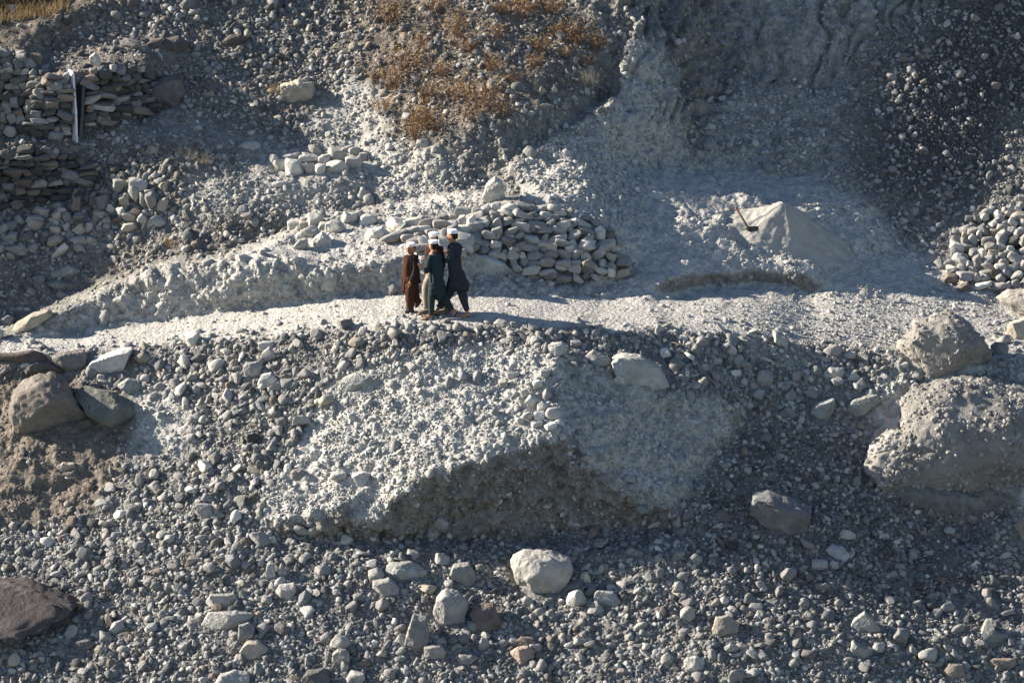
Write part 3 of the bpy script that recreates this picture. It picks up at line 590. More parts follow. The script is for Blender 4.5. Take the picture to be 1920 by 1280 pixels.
boulder("boulder", "white upright flake in the left foreground", [(497,1082),(501,1056),(512,1054),(517,1078),(508,1090)], (.46,.45,.43))
boulder("boulder", "grey stone leaning against the white upright flake", [(518,1070),(528,1054),(538,1074),(530,1086)], 'grey')
boulder("boulder", "angular stone alone among small gravel at lower left", [(203,1180),(212,1166),(228,1162),(234,1178),(220,1190)], 'grey')
boulder("boulder", "dark grey lump near the bottom left slab", ell(157,1211,42,28), (.17,.16,.155))
boulder("boulder", "rounded stone at the bottom edge left of centre", ell(640,1234,36,38), (.27,.24,.215))
boulder("boulder", "broad stone cut by the bottom edge of the photo", [(402,1282),(412,1264),(440,1256),(466,1262),(470,1290),(410,1300)], (.3,.29,.27))
boulder("boulder", "dark broad stone cut by the bottom edge, right of the first", [(560,1282),(575,1258),(610,1252),(622,1272),(610,1296),(570,1296)], (.13,.125,.125))

# ------------------------------------------------------------------ groups of placed stones (each stone is its own object)
def placed(name, label, u, v, w, h, group, cat="stone", w_t=(.6, .3, 0, 0, 0, .1, 0, 0), lift=.2, push=0.0, turn=None, temps=None):
    """a single stone, its long side across the picture, resting on the ground at u, v"""
    P = gpoint(u, v); s = P_scale(P); t = temps or TB; k = int(rng.integers(len(t)))
    key = ("tmesh", id(t), k)
    me = _tm.get(key)
    if me is None:
        me = _tm[key] = mesh_np("stone", t[k][0], t[k][1], True); vcol(me, "tint", (1, 1, 1)); me.materials.append(M_ROCK)
    o = bpy.data.objects.new(name, me); COL.objects.link(o)
    ext = t[k][0].max(0) - t[k][0].min(0)
    a = float(rng.uniform(-.25, .25)) if turn is None else turn
    roll = Matrix.Rotation(a, 3, 'Y') @ Matrix.Rotation(float(rng.uniform(-.35, .35)), 3, 'X') @ Matrix.Rotation(float(rng.choice([0, math.pi])) + float(rng.uniform(-.2, .2)), 3, 'Z')
    sc = np.array([w / ext[0], .8 * (w * h) ** .5 * 1.15 / ext[1], h / ext[2]]) * float(s)
    o.matrix_world = Matrix.Translation(Vector(P + np.array([0, -push, lift * h * float(s)]))) @ roll.to_4x4() @ Matrix.Diagonal((*sc, 1))
    o.color = (*tints(1, w_t)[0], 1)
    tag(o, label, cat, group); return o
_tm = {}
G_RING = "white stones laid in a ring on the slope"
G_SQ = "pale stones lined along the bank's back edge"
ring = [(90,93,55,50),(112,118,58,50),(185,130,100,85),(165,82,95,40),(250,88,95,42),(280,45,60,48),(140,62,35,25),(325,88,55,38),(385,68,85,60),(440,45,70,40),(465,105,80,75),(380,130,115,62),(305,138,50,58),(257,132,50,55),(512,78,40,40),(470,55,60,40)]
ring_lab = {2: "largest rough stone at the front of the ring of white stones", 5: "stone at the top middle of the ring of white stones", 11: "long oval stone at the front right of the ring of white stones", 0: "leftmost round stone of the ring of white stones", 14: "small stone just outside the ring of white stones at its right", 10: "blocky stone at the right end of the ring of white stones"}
for i, (x, y, w, h) in enumerate(ring):
    placed("ring_stone", ring_lab.get(i, "pale stone in the ring of white stones on the slope"), x / 2.526 + 480, (y + h * .3) / 2.526 + 260, w / 2.526 * 1.05, h / 2.526 * 1.05, G_RING, w_t=(.9, 0, 0, 0, 0, .1, 0, 0), push=.05)
bank = [(182,402,70,60),(225,405,45,40),(278,378,75,72),(257,432,85,50),(325,410,60,45),(385,408,80,55),(345,410,40,50),(425,370,40,62),(452,368,60,45),(495,358,45,50),(530,380,80,65),(215,450,50,30)]
bank_lab = {0: "leftmost dark-sided stone of the row on the bank's back edge", 2: "big round stone topping the left cluster on the bank's back edge", 7: "narrow stone standing upright on the bank's back edge", 10: "largest stone at the right end of the row on the bank"}
for i, (x, y, w, h) in enumerate(bank):
    placed("bank_stone", bank_lab.get(i, "pale stone in the row along the bank's back edge"), x / 2.526 + 480, (y + h * .3) / 2.526 + 260, w / 2.526 * 1.05, h / 2.526 * 1.05, G_SQ, w_t=(.8, .1, 0, 0, 0, .1, 0, 0), push=.05)
for i, (u, v, w, h) in enumerate([(998,756,26,22),(1016,764,24,18),(1026,744,18,24),(1038,778,34,24),(1012,782,22,18),(991,782,24,18),(1006,797,26,12),(1032,800,26,16),(1048,794,20,14),(974,790,18,14),(986,738,16,16),(962,706,26,14),(944,720,18,16),(1008,722,18,16),(1022,700,20,14)]):
    placed("ridge_stone", {0: "roundest pale stone of the cluster on the mound's ridge", 3: "biggest pale stone of the cluster on the mound's ridge", 2: "upright pale stone in the cluster on the mound's ridge"}.get(i, "pale cobble in the cluster along the ridge of the pebbly mound"), u, v, w, h, "cobbles along the mound's ridge", w_t=(.8, .1, 0, 0, 0, .1, 0, 0), push=.04, turn=float(rng.normal() * .5), temps=T3)
def courses(poly, wlo, whi, hlo, hhi, jit, each, skip=None, gap=.92):
    P = np.array(poly); v = P[:, 1].max(); n = 0
    while v > P[:, 1].min():
        rh = rng.uniform(hlo, hhi); u = P[:, 0].min() + rng.uniform(-20, 0)
        while u < P[:, 0].max():
            w = rng.uniform(wlo, whi) * rng.choice([.75, 1, 1, 1.2]); h = rh * rng.uniform(.8, 1.25)
            cu, cv = u + w / 2, v - rh / 2 + rng.uniform(-jit, jit)
            if inpoly(np.array(cu), np.array(cv), poly) and not (skip and skip(cu, cv)):
                each(cu, cv, w, h); n += 1
            u += w * gap
        v -= rh * .86
    return n
G_HEAP = "stones stacked in the heap behind the walkers"
HEAP = [(735,450),(748,425),(850,402),(900,392),(990,384),(1060,390),(1112,404),(1155,440),(1188,480),(1192,502),(1150,520),(1060,524),(1020,518),(970,508),(930,484),(900,473),(860,472),(800,468)]
def heap_stone(u, v, w, h):
    lab = ("large stone in the heap's left part just behind the walkers' heads" if u < 900 else
           "stone lying on the lit top of the heap behind the walkers" if v < 415 else
           "stone in the bottom course of the heap's face" if v > 495 else
           "stone at the sloping right end of the heap" if u > 1110 else
           "flat stone in the steep stacked face of the heap")
    if u < 900: w *= 1.45; h *= 1.35
    placed("heap_stone", lab, u, v, w * 1.1, h * 1.15, G_HEAP, w_t=(.42, .4, .05, 0, .02, .06, .05, 0), lift=.12, push=.08 + .1 * random.random(), turn=float(rng.normal() * .3), temps=TB if rng.uniform() < .35 else T3)
print("heap", courses(HEAP, 16, 34, 10, 17, 5, heap_stone))
G_PILE = "stones heaped at the photo's right edge"
PILE = [(1775,525),(1768,492),(1786,455),(1800,420),(1830,398),(1880,382),(1925,366),(1985,366),(1985,560),(1900,540),(1850,545),(1800,542)]
def pile_stone(u, v, w, h):
    if u > 1935: return
    lab = ("stone on the upper part of the right-edge heap, near the dark slope" if v < 430 else "stone in the middle of the heap at the photo's right edge" if v < 490 else "stone in the lowest part of the heap at the photo's right edge")
    placed("pile_stone", lab, u, v, w * 1.15, h * 1.2, G_PILE, w_t=(.22, .45, .1, .02, .04, .07, .1, 0), lift=.3, temps=TB if rng.uniform() < .5 else T3, push=.08 + .12 * random.random(), turn=float(rng.normal() * .55))
print("pile", courses(PILE, 13, 28, 10, 18, 7, pile_stone))
G_TUMB = "stones tumbled from the old wall at left"
TUMB = [(-10,440),(60,402),(150,368),(245,345),(330,372),(300,425),(200,440),(150,470),(60,480),(-10,500)]
def tumbled(u, v, w, h):
    if rng.uniform() < .35: return
    lab = ("tumbled stone along the top of the rubble bank below the lower stone wall" if v < 415 else "tumbled stone in the lower rubble at the photo's left edge")
    placed("tumbled_stone", lab, u, v, w, h * 1.1, G_TUMB, w_t=(.1, .35, .2, .05, .1, .1, .1, 0), lift=.2, push=.05, turn=float(rng.normal() * .4))
print("tumbled", courses(TUMB, 16, 34, 14, 22, 6, tumbled))

# dry stone walls: courses of stones are one body each
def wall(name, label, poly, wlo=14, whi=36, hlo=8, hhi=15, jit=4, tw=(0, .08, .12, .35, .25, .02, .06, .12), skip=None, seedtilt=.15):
    rec = []
    courses(poly, wlo, whi, hlo, hhi, jit, lambda *a: rec.append(a), skip)
    A = np.array(rec); u, v = A[:, 0], A[:, 1]; P = gpoint(u, v); s = P_scale(P); n = len(u)
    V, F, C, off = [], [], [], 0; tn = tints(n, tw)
    for i in range(n):
        tv, tf = TB[rng.integers(len(TB))]; ext = tv.max(0) - tv.min(0)
        sc = np.array([A[i, 2] * 1.1 / ext[0], A[i, 2] * .9 / ext[1], A[i, 3] * 1.12 / ext[2]]) * s[i]
        M = np.array(Matrix.Rotation(rng.normal() * seedtilt, 3, 'Y') @ Matrix.Rotation(rng.normal() * .2, 3, 'X') @ Matrix.Rotation(rng.choice([0, math.pi]), 3, 'Z'))
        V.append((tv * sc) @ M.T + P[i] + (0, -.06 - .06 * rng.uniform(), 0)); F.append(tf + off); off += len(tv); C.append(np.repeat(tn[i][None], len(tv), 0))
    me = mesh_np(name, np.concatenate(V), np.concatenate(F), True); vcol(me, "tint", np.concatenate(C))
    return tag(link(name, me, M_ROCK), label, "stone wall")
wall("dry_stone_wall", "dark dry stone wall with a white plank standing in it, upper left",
     [(70,150),(90,120),(130,138),(165,135),(200,126),(245,122),(285,116),(296,160),(296,205),(222,224),(160,238),(140,264),(75,256),(42,240)], skip=lambda u, v: 128 < u < 160 and v < 262, tw=(0, .06, .2, .45, .12, .0, .04, .13))  # dark tints for weathered stone, with the wall's shade painted in
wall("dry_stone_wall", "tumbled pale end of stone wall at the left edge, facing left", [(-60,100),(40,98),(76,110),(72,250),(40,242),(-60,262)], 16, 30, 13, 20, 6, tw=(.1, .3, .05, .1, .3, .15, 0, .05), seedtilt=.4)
wall("dry_stone_wall", "lower dark dry stone wall at the left edge under the plank", [(-60,298),(30,285),(60,276),(100,282),(135,284),(168,304),(188,332),(120,366),(40,388),(-60,400)], tw=(0, .08, .22, .42, .1, .0, .05, .13))  # tints darkened by weathering and by shade put into the colour

# ------------------------------------------------------------------ heap of sand with a shovel, door plank
def cone_heap():
    c = gpoint(1470, 442); nr, na = 60, 160
    a = np.linspace(0, 2 * np.pi, na, endpoint=False); r = np.linspace(0, 1.15, nr)
    A, R = np.meshgrid(a, r); q = np.stack([np.cos(A) * R * 2, np.sin(A) * R * 2, 0 * A], -1)
    Hh = .74 * np.clip(1.05 - np.sqrt(R * R + .02), 0, 2) ** 1.3 - .9 * np.clip(R - .93, 0, 1)
    rid = .07 * fbm(np.stack([np.cos(A) * 1.9, np.sin(A) * 1.9, R * .5 + 3], -1), 3) * np.clip(R * 2.2, 0, 1) * np.clip(1.3 - R, 0, 1)
    sl = -.09 * np.exp(-((A - 4.25) / .42) ** 2) * np.exp(-((R - .55) / .2) ** 2)             # slumped scoop in front
    st = .05 * np.sign(np.sin(A * 3 + 4 * R)) * 0
    Hh = Hh + rid + sl + .03 * fbm(q * 2.4, 5, gain=.6) * np.clip(R * 3, .4, 1) + .008 * noise3(q * 30)
    w = np.where(np.cos(A) < 0, 1.12, 1.25)
    X = np.cos(A) * R * w * 1.08; Y = np.sin(A) * R * np.where(np.sin(A) < 0, .62, 1.0)
    X = X + .12 * (R * np.clip(np.cos(A), 0, 1))
    a_, b_ = np.meshgrid(np.arange(1280, 1700, 5.0), np.arange(395, 500, 2.5)); gp = ground(a_.ravel(), b_.ravel()) - c
    xy = np.stack([X.ravel(), Y.ravel()], -1); d2 = ((xy[:, None] - gp[None, :, :2]) ** 2).sum(-1); w2 = np.exp(-d2 / .12 ** 2) + 1e-12 / (d2 + 1e-3)
    gz = (w2 @ gp[:, 2] / w2.sum(1)).reshape(X.shape)
    V = np.stack([X, Y, gz + Hh - .03], -1).reshape(-1, 3)
    i = np.arange(nr * na).reshape(nr, na); f = np.stack([i[:-1], i[1:], np.roll(i[1:], -1, 1), np.roll(i[:-1], -1, 1)], -1).reshape(-1, 4)
    me = mesh_np("sand_heap", V, f, True); o = link("sand_heap", me, plain("damp_sand", (.31, .298, .275), nscale=5, var=.14, bstr=.25), loc=c); tag(o, "cone-shaped heap of fine grey sand with a shovel stuck in it", "sand heap"); return c
SANDC = cone_heap()
def tube(pts, rad, n=8, flat=None, cap=True):
    """closed tapered tube along points; flat = (sx, sy) cross-section stretch in world x / y-ish frame"""
    p = [Vector(x) for x in pts]; V = []; F = []
    up = Vector((0, 1, 0)); prev = None
    for i in range(len(p)):
        d = (p[min(i + 1, len(p) - 1)] - p[max(i - 1, 0)]).normalized()
        x = up.cross(d)
        if x.length < 1e-3: x = Vector((1, 0, 0)).cross(d)
        x.normalize()
        if prev and x.dot(prev) < 0: x = -x
        prev = x; y = d.cross(x)
        rr = rad[i] if hasattr(rad, '__len__') else rad
        sx, sy = (flat[i] if isinstance(flat, list) else flat) if flat else (1, 1)
        for k in range(n):
            a = 2 * math.pi * k / n; V.append(p[i] + x * math.cos(a) * rr * sx + y * math.sin(a) * rr * sy)
    for i in range(len(p) - 1):
        for k in range(n): F.append([i * n + k, i * n + (k + 1) % n, (i + 1) * n + (k + 1) % n, (i + 1) * n + k])
    T = []
    if cap:
        for i, s in ((0, -1), (len(p) - 1, 1)):
            V.append(p[i]); c = len(V) - 1
            for k in range(n):
                a, b = i * n + k, i * n + (k + 1) % n; T.append([c, b, a] if s < 0 else [c, a, b])
    return np.array([list(v) for v in V]), F, T
def tube_obj(name, tubes, mat, parent=None, smooth=True):
    V, Q, T, off = [], [], [], 0
    for v, f, t in tubes:
        V.append(v); Q += [[i + off for i in q] for q in f]; T += [[i + off for i in q] for q in t]; off += len(v)
    o = link(name, mesh_np(name, np.concatenate(V), [np.array(Q), np.array(T)] if T else [np.array(Q)], smooth), mat)
    if parent is not None:
        o.parent = parent; o.matrix_parent_inverse = parent.matrix_basis.inverted() if False else Matrix.Translation(-Vector(parent.location))
    return o
M_WOOD = plain("worn_wood", (.22, .13, .07)); M_IRON = plain("dull_iron", (.06, .058, .055)); M_WHITE = plain("white_paint", (.66, .64, .65), nscale=9, var=.22)
M_GREYWOOD = plain("grey_wood", (.07, .075, .08)); M_GAPSHADE = plain("gap_shade", (.02, .018, .022))
def at_t(u, v, t): return point(np.array(float(u)), np.array(float(v)), np.array(float(t)))
t0 = float((SANDC - CAM) @ FWD) - .75
root = empty("shovel", at_t(1404, 430, t0)); tag(root, "shovel with a worn wooden handle stuck in the sand heap", "shovel")
tube_obj("handle", [tube([at_t(1379, 390, t0 - .1), at_t(1392, 409, t0 - .05), at_t(1404, 429, t0)], [.022, .02, .019])], M_WOOD, root)
tube_obj("blade", [tube([at_t(1399, 428, t0 - .02), at_t(1408, 430, t0), at_t(1422, 428, t0 + .05)], [.03, .06, .045], flat=(1, .2))], M_IRON, root)
td = float(gdepth(150, 255)) - .12
root = empty("door_frame", at_t(148, 268, td)); tag(root, "narrow doorway of a white plank and a thin grey post in the dry stone wall", "door frame")
def box_between(a, b, wx, wy, rot):
    d = b - a; V = []; c, s = math.cos(rot), math.sin(rot)
    for q in (a, (a * .55 + b * .45) + np.array([.015, 0, 0]), b):
        for x, y in ((-wx, -wy), (wx, -wy), (wx, wy), (-wx, wy)): V.append(q + np.array([x * c - y * s, x * s + y * c, 0]))
    F = [[0, 3, 2, 1], [8, 9, 10, 11]] + [[i + k, i + (k + 1) % 4, i + 4 + (k + 1) % 4, i + 4 + k] for i in (0, 4) for k in range(4)]
    return np.array(V), F, []
tube_obj("plank", [box_between(at_t(141, 271, td), at_t(133.5, 132, td), .09, .02, -1.0)], M_WHITE, root, False)
tube_obj("post", [box_between(at_t(150, 268, td), at_t(157, 148, td), .03, .03, .2)], M_GREYWOOD, root, False)
tube_obj("gap_shade_sheet", [box_between(at_t(147.5, 262, td + .03), at_t(148.5, 146, td + .03), .06, .015, .0)], M_GAPSHADE, root, False)  # near-black sheet standing in for the shaded gap beside the plank

# ------------------------------------------------------------------ shrubs and grass
def plant_material():
    m, nt, b = new_mat("dry_leaf"); at = N(nt, "ShaderNodeAttribute", attribute_name="tint").outputs["Color"]
    oi = N(nt, "ShaderNodeObjectInfo"); h = N(nt, "ShaderNodeHueSaturation"); nt.links.new(at, h.inputs["Color"])
    nt.links.new(ramp(nt, oi.outputs["Random"], 0, 1, .6, 1.3), h.inputs["Value"]); nt.links.new(h.outputs[0], b.inputs["Base Color"])
    b.inputs["Roughness"].default_value = .7
    tr = N(nt, "ShaderNodeBsdfTranslucent"); nt.links.new(h.outputs[0], tr.inputs[0]); mx = N(nt, "ShaderNodeMixShader"); mx.inputs[0].default_value = .3
    nt.links.new(b.outputs[0], mx.inputs[1]); nt.links.new(tr.outputs[0], mx.inputs[2]); nt.links.new(mx.outputs[0], nt.nodes["Material Output"].inputs[0])
    return m
M_LEAF = plant_material()
def shrub_meshes(seed, stems, leaves, spread, cols, leafsize, thin=.006):
    r = np.random.default_rng(seed); SV, SF, SCc, LV, LF, LC = [], [], [], [], [], []
    for i in range(stems):
        a = r.uniform(0, 2 * np.pi); lean = r.uniform(.1, 1) ** .7 * spread; L = r.uniform(.55, 1.0); b0 = np.array([r.normal() * .18 * spread, r.normal() * .18 * spread, -.05])
        d = np.array([np.cos(a) * lean, np.sin(a) * lean, 1.0]); d /= np.linalg.norm(d)
        pts = [b0]; 
        for s in range(4):
            d = d + r.normal(size=3) * .16; d /= np.linalg.norm(d); pts.append(pts[-1] + d * L / 4)
        w = np.cross(d, r.normal(size=3)); w /= np.linalg.norm(w)
        for s in range(4):
            k = len(SV); t = thin * (1 - s * .2)
            SV += [pts[s] - w * t, pts[s] + w * t, pts[s + 1] + w * t * .8, pts[s + 1] - w * t * .8]; SF.append([k, k + 1, k + 2, k + 3]); SCc += [np.array(cols[0]) * r.uniform(.7, 1.3)] * 4
        for s in range(leaves):
            f = r.uniform(.25, 1.02) ** .8 * 4; j = min(int(f), 3); p = pts[j] + (pts[j + 1] - pts[j]) * (f - j) + r.normal(size=3) * .035
            x = r.normal(size=3); x /= np.linalg.norm(x); y = np.cross(x, r.normal(size=3)); y /= np.linalg.norm(y); z = leafsize * r.uniform(.5, 1.2)
            k = len(LV); LV += [p - x * z, p + y * z * .45, p + x * z, p - y * z * .45]; LF.append([k, k + 1, k + 2, k + 3])
            tip = f > 3.2 and r.uniform() < .55; c = np.array(cols[2] if tip else cols[1]) * r.uniform(.6, 1.4); LC += [c] * 4
    out = []
    for nm, V, F, C in (("stems", SV, SF, SCc), ("foliage", LV, LF, LC)):
        if not F: continue
        me = mesh_np(nm, np.array(V), np.array(F), False); vcol(me, "tint", np.array(C)); me.materials.append(M_LEAF); out.append((nm, me))
    return out
RED = [(.13, .07, .04), (.24, .135, .07), (.44, .34, .16)]
STRAW = [(.42, .34, .20), (.40, .31, .17), (.45, .38, .24)]
SHR = [shrub_meshes(500 + i, 46, 10, .75, RED, .034) for i in range(5)]
TUF = [shrub_meshes(600 + i, 90, 0, .9, STRAW, .02, .005) for i in range(3)]
def plant(name, label, cat, u, v, size, src, group=None, squash=.8, tint=None):
    P = gpoint(u, v); s = float(P_scale(P)) * size
    e = empty(name, P); tag(e, label, cat, group); e.rotation_euler = (0, 0, float(rng.uniform(0, 6.28))); e.scale = (s, s, s * squash)
    for nm, me in src:
        o = bpy.data.objects.new(nm, me); COL.objects.link(o); o.parent = e
G_SHR = "rust-coloured shrubs on the brown spur"
shr = [(733,36,80),(768,128,78),(852,62,66),(876,96,50),(738,160,66),(715,210,52),(792,232,66),(825,140,46),(864,182,66),(908,198,70),(926,130,46),(985,26,64),(1010,94,48),(1082,78,66),(1050,64,40),(1120,90,42),(802,186,60),(776,254,60),(962,150,36),(822,22,54),(1002,122,38),(880,224,48),(700,150,36),(790,84,46),(930,66,40),(812,246,54),(1036,22,50),(1060,108,34),(1096,124,30),(940,24,40),(944,216,46)]
for i, (u, v, sz) in enumerate(shr):
    lab = ("low rust-red shrub at the spur's right edge above the shaded gully" if u > 1030 else "rust-red shrub near the top edge of the photo on the brown spur" if v < 50 else
           "leafy reddish shrub at the lower end of the brown spur" if v > 190 else "dark rust-coloured shrub on the left side of the brown spur" if u < 800 else "small rust-coloured shrub in the middle of the brown spur")
    plant("dry_shrub", lab, "shrub", u, v + sz * .08, sz * 1.08, SHR[i % 5], G_SHR, .9)
plant("dry_shrub", "small reddish shrub growing from the dirt slope above the bank's left end", "shrub", 318, 462, 30, SHR[1])
plant("dry_shrub", "pale thin shrub left of the cracked square block", "shrub", 512, 172, 34, [(n, m) for n, m in TUF[0]])
plant("green_plant", "tiny dark green plant on bare dust right of the long grey slab", "plant", 324, 780, 20, shrub_meshes(700, 16, 8, 1.4, [(.05, .06, .04), (.06, .075, .045), (.09, .1, .06)], .07), squash=.6)
G_TUF = "straw-coloured grass tufts on the left slope"
for u, v, sz, lab in ((336,288,30,"leftmost tuft of straw-coloured grass on the slope below the upper wall"),(358,296,36,"largest tuft of straw-coloured grass on the slope below the upper wall"),(382,304,34,"tuft of straw-coloured grass at the right end of the grassy patch on the left slope"),(210,250,22,"tuft of tan grass on the rise right of the white plank"),(228,246,20,"smaller tan grass tuft on the rise right of the white plank")):
    plant("grass_tuft", lab, "grass tuft", u, v, sz, TUF[int(u) % 3], G_TUF, .7)
plant("grass_tuft", "grey-straw clump of long grass hanging on the spur's cut edge", "grass tuft", 1104, 160, 48, shrub_meshes(710, 120, 0, .8, [(.36,.33,.27)] * 3, .02, .008), None, .9)
def grass_patch():
    u = rng.uniform(-60, 130, 2600); v = 52 - .32 * u * .3 + rng.uniform(-70, 8, 2600); k = v < 50 - .22 * u; u, v = u[k], v[k]; P = ground(u, v); n = len(u); s = P_scale(P)
    d = np.stack([rng.normal(size=n) * .5, rng.normal(size=n) * .5, np.ones(n)], -1); L = (rng.uniform(8, 22, n) * s)[:, None]; w = np.stack([np.cos(u * 9), np.sin(u * 9), 0 * u], -1) * .012
    V = np.stack([P - w, P + w, P + d * L], 1).reshape(-1, 3); me = mesh_np("dry_grass", V, np.arange(3 * n).reshape(n, 3), False)
    vcol(me, "tint", np.repeat(np.array([(.36, .26, .14)]) * rng.uniform(.5, 1.3, (n, 1)), 3, 0)); tag(link("dry_grass", me, M_LEAF), "tan dry grass in the top left corner", "grass", kind="stuff")
grass_patch()

# ------------------------------------------------------------------ loose rubble: the largest stones are objects, the rest one mass
def lay(u, v, P, size, tilt, sink):
    n = normal(u, v, 8); R = rot_on(n, tilt); return P + n * (size * sink)[:, None], R
def zone_of(u, v):
    if v > 1000: return ("on the foreground rubble, left side" if u < 640 else "on the foreground rubble below the mound" if u < 1280 else "on the foreground rubble, right side")
    if v < 600: return "on the slope above the path"
    if u < 620: return "in the scree left of the pebbly mound" if v > 800 else "in the scree just below the path's left half"
    if u > 1400: return "in the rubble hollow at right"
    return "on the scree between the path and the pebbly mound" if v < 760 else "on the pebbly mound"
LM = {}
def loose():
    u, v, P, s = scatter(27, 'dL', .95, 9, 17, 3.0, area=(0, 600, 1920, 1280)); o = np.argsort(-s)[:285]; u, v, P, s = u[o], v[o], P[o], s[o]
    pos, R = lay(u, v, P, s, .35, .25); t = tints(len(u), (.22, .50, .12, .03, .03, .04, .06, 0))
    for i in range(len(u)):
        k = int(rng.integers(len(T3)))
        if k not in LM:
            LM[k] = mesh_np("loose_stone", T3[k][0], T3[k][1], True); vcol(LM[k], "tint", (1, 1, 1)); LM[k].materials.append(M_ROCK)
        ob = bpy.data.objects.new("loose_stone", LM[k]); COL.objects.link(ob); ob.color = (*(t[i] * (1 - .55 * float(samp(FIELD['shale'], u[i], v[i])))), 1)  # stone colour lowered by the shale field, painting shade in the hollows
        sq = rng.uniform(.85, 1.15, 3) * s[i]
        ob.matrix_world = Matrix.Translation(Vector(pos[i])) @ Matrix(R[i].tolist()).to_4x4() @ Matrix.Diagonal((*sq, 1))
        z = zone_of(u[i], v[i]); tag(ob, f"{KIND[k % 6]} loose stone {z}", "stone", "loose stones lying " + z)
        KEEP.append((u[i], v[i], s[i] / P_scale(P[i]) * .7, s[i] / P_scale(P[i]) * .55))
    print("loose", len(u))
loose()
for nm, lab, temps, step, field, gain, lo, hi, pw, tilt, sm in (
    ("rubble", "grey rubble of fist-sized and larger stones all over the slope", T2, 15, 'dL', .85, 6.5, 13, 2.2, .45, True),
    ("scree", "small grey stones covering the scree slopes", T2, 10, 'dM', .85, 3.6, 8, 1.8, .4, True),
    ("gravel", "fine grey gravel between the stones", T1, 6, 'dS', .8, 1.8, 4.0, 1.6, .5, False)):
    u, v, P, s = scatter(step, field, gain, lo, hi, pw); pos, R = lay(u, v, P, s, tilt, .12)
    sh = samp(FIELD['shale'], u, v); br = samp(FIELD['brown'], u, v); x = rng.uniform(size=len(u))
    t = tints(len(u)); t = np.where((x < sh)[:, None], tints(len(u), TW_SHALE_SHADE), t); t = np.where((x > 1 - br * .8)[:, None], tints(len(u), (.05, .15, .1, .1, .35, .2, 0, .05)), t)
    du = samp(FIELD['dust'], u, v)[:, None] * .75; t = t * (1 - du) + np.array([.41, .41, .385]) * rng.uniform(.85, 1.12, (len(u), 1)) * du
    print(nm, len(u)); tag(merged(nm, temps, pos, R, s, t, sm), lab, "stones", kind="stuff")

# ------------------------------------------------------------------ four boys walking left along the path
def skin_mat(): return plain("skin", (.36, .185, .11), rough=.6, nscale=25, var=.1, bstr=.05)
M_SKIN = skin_mat()
def cloth(name, col, var=.18): return plain(name, col, rough=.95, nscale=14, var=var, bstr=.25)
M_HAIR = plain("black_hair", (.012, .009, .008), rough=.6, nscale=90, var=.4)
M_CAP = cloth("white_cotton", (.82, .81, .83), .04); M_EYE = plain("dark_eye", (.015, .01, .01), rough=.3, bstr=0); M_LIP = plain("lip", (.3, .12, .09), bstr=0)
M_SOLE = plain("dark_leather", (.045, .032, .03)); M_BAND = cloth("dark_band", (.09, .05, .10), .1)
def ellipsoid(c, r, R=None, sub=3):
    v, f = ICO[sub]; v = v * np.array(r)
    if R is not None: v = v @ R.T
    return v + np.array(c), f
def head_mesh(c, face, up=(0, 0, 1), s=1.0):
    """a head with brow, nose, mouth, chin and ears; face is the way it looks"""
    f = np.array(face, float); f /= np.linalg.norm(f); u = np.array(up, float); u -= (u @ f) * f; u /= np.linalg.norm(u); l = np.cross(u, f)
    v, fc = ICO[4]; v = v.copy(); x, y, z = v[:, 0], v[:, 1], v[:, 2]            # x = forward, y = left, z = up
    q = np.stack([x * .098, y * .074, z * .118], -1)
    low = np.clip(-z, 0, 1); q[:, 1] *= 1 - .30 * low ** 1.5; q[:, 0] *= np.where(x < 0, 1 - .25 * low, 1 - .03 * low)     # jaw and nape
    g = lambda py, pz, w: np.exp(-(((y - py) / w) ** 2 + ((z - pz) / w) ** 2)) * (x > 0)
    q[:, 0] += .024 * np.exp(-((y / .11) ** 2 + ((z + .22) / .16) ** 2)) * (x > 0) + .012 * np.exp(-((y / .09) ** 2 + ((z + .02) / .2) ** 2)) * (x > 0)
    q[:, 0] -= .013 * (g(.36, .02, .17) + g(-.36, .02, .17)); q[:, 0] += .006 * g(0, .22, .4) + .007 * g(0, -.52, .16) + .010 * g(0, -.8, .2) - .005 * g(0, -.42, .1)
    for sg in (1, -1): q[:, 1] += sg * .016 * np.exp(-(((x + .12) / .16) ** 2 + ((z + .08) / .26) ** 2)) * (sg * y > .5)
    q[:, 2] = np.minimum(q[:, 2], .092)
    B = np.stack([f, l, u], -1)
    return np.array(c) + s * q @ B.T, fc, B
def hand(w, d, palm, curl=.5, s=1.0, side=1):
    """palm, four unequal fingers and a thumb as closed tubes; d = pointing way, palm = palm normal"""
    d = np.array(d, float); d /= np.linalg.norm(d); n = np.array(palm, float); n -= (n @ d) * d; n /= np.linalg.norm(n); x = np.cross(d, n) * side
    out = [tube([w - d * .02, w + d * .02, w + d * .055, w + d * .085], [.021, .026, .03, .026], 10)]
    for i, (o, L) in enumerate(((-.030, .062), (-.010, .072), (.010, .068), (.028, .052))):
        p = w + d * .075 + x * o; a = curl * (.8 + .12 * i); pts = [p]; dd = d + x * o * 2.2; dd /= np.linalg.norm(dd)
        for k in range(3):
            pts.append(pts[-1] + dd * L / 3 * s); dd = dd * math.cos(a * .7) + n * math.sin(a * .7); dd /= np.linalg.norm(dd)
        out.append(tube(pts, [.0095, .009, .0085, .007], 8))
    p = w + d * .025 - x * .024; out.append(tube([p, p - x * .025 + d * .022 + n * .008, p - x * .036 + d * .05 + n * .016], [.012, .0105, .008], 8))
    return out
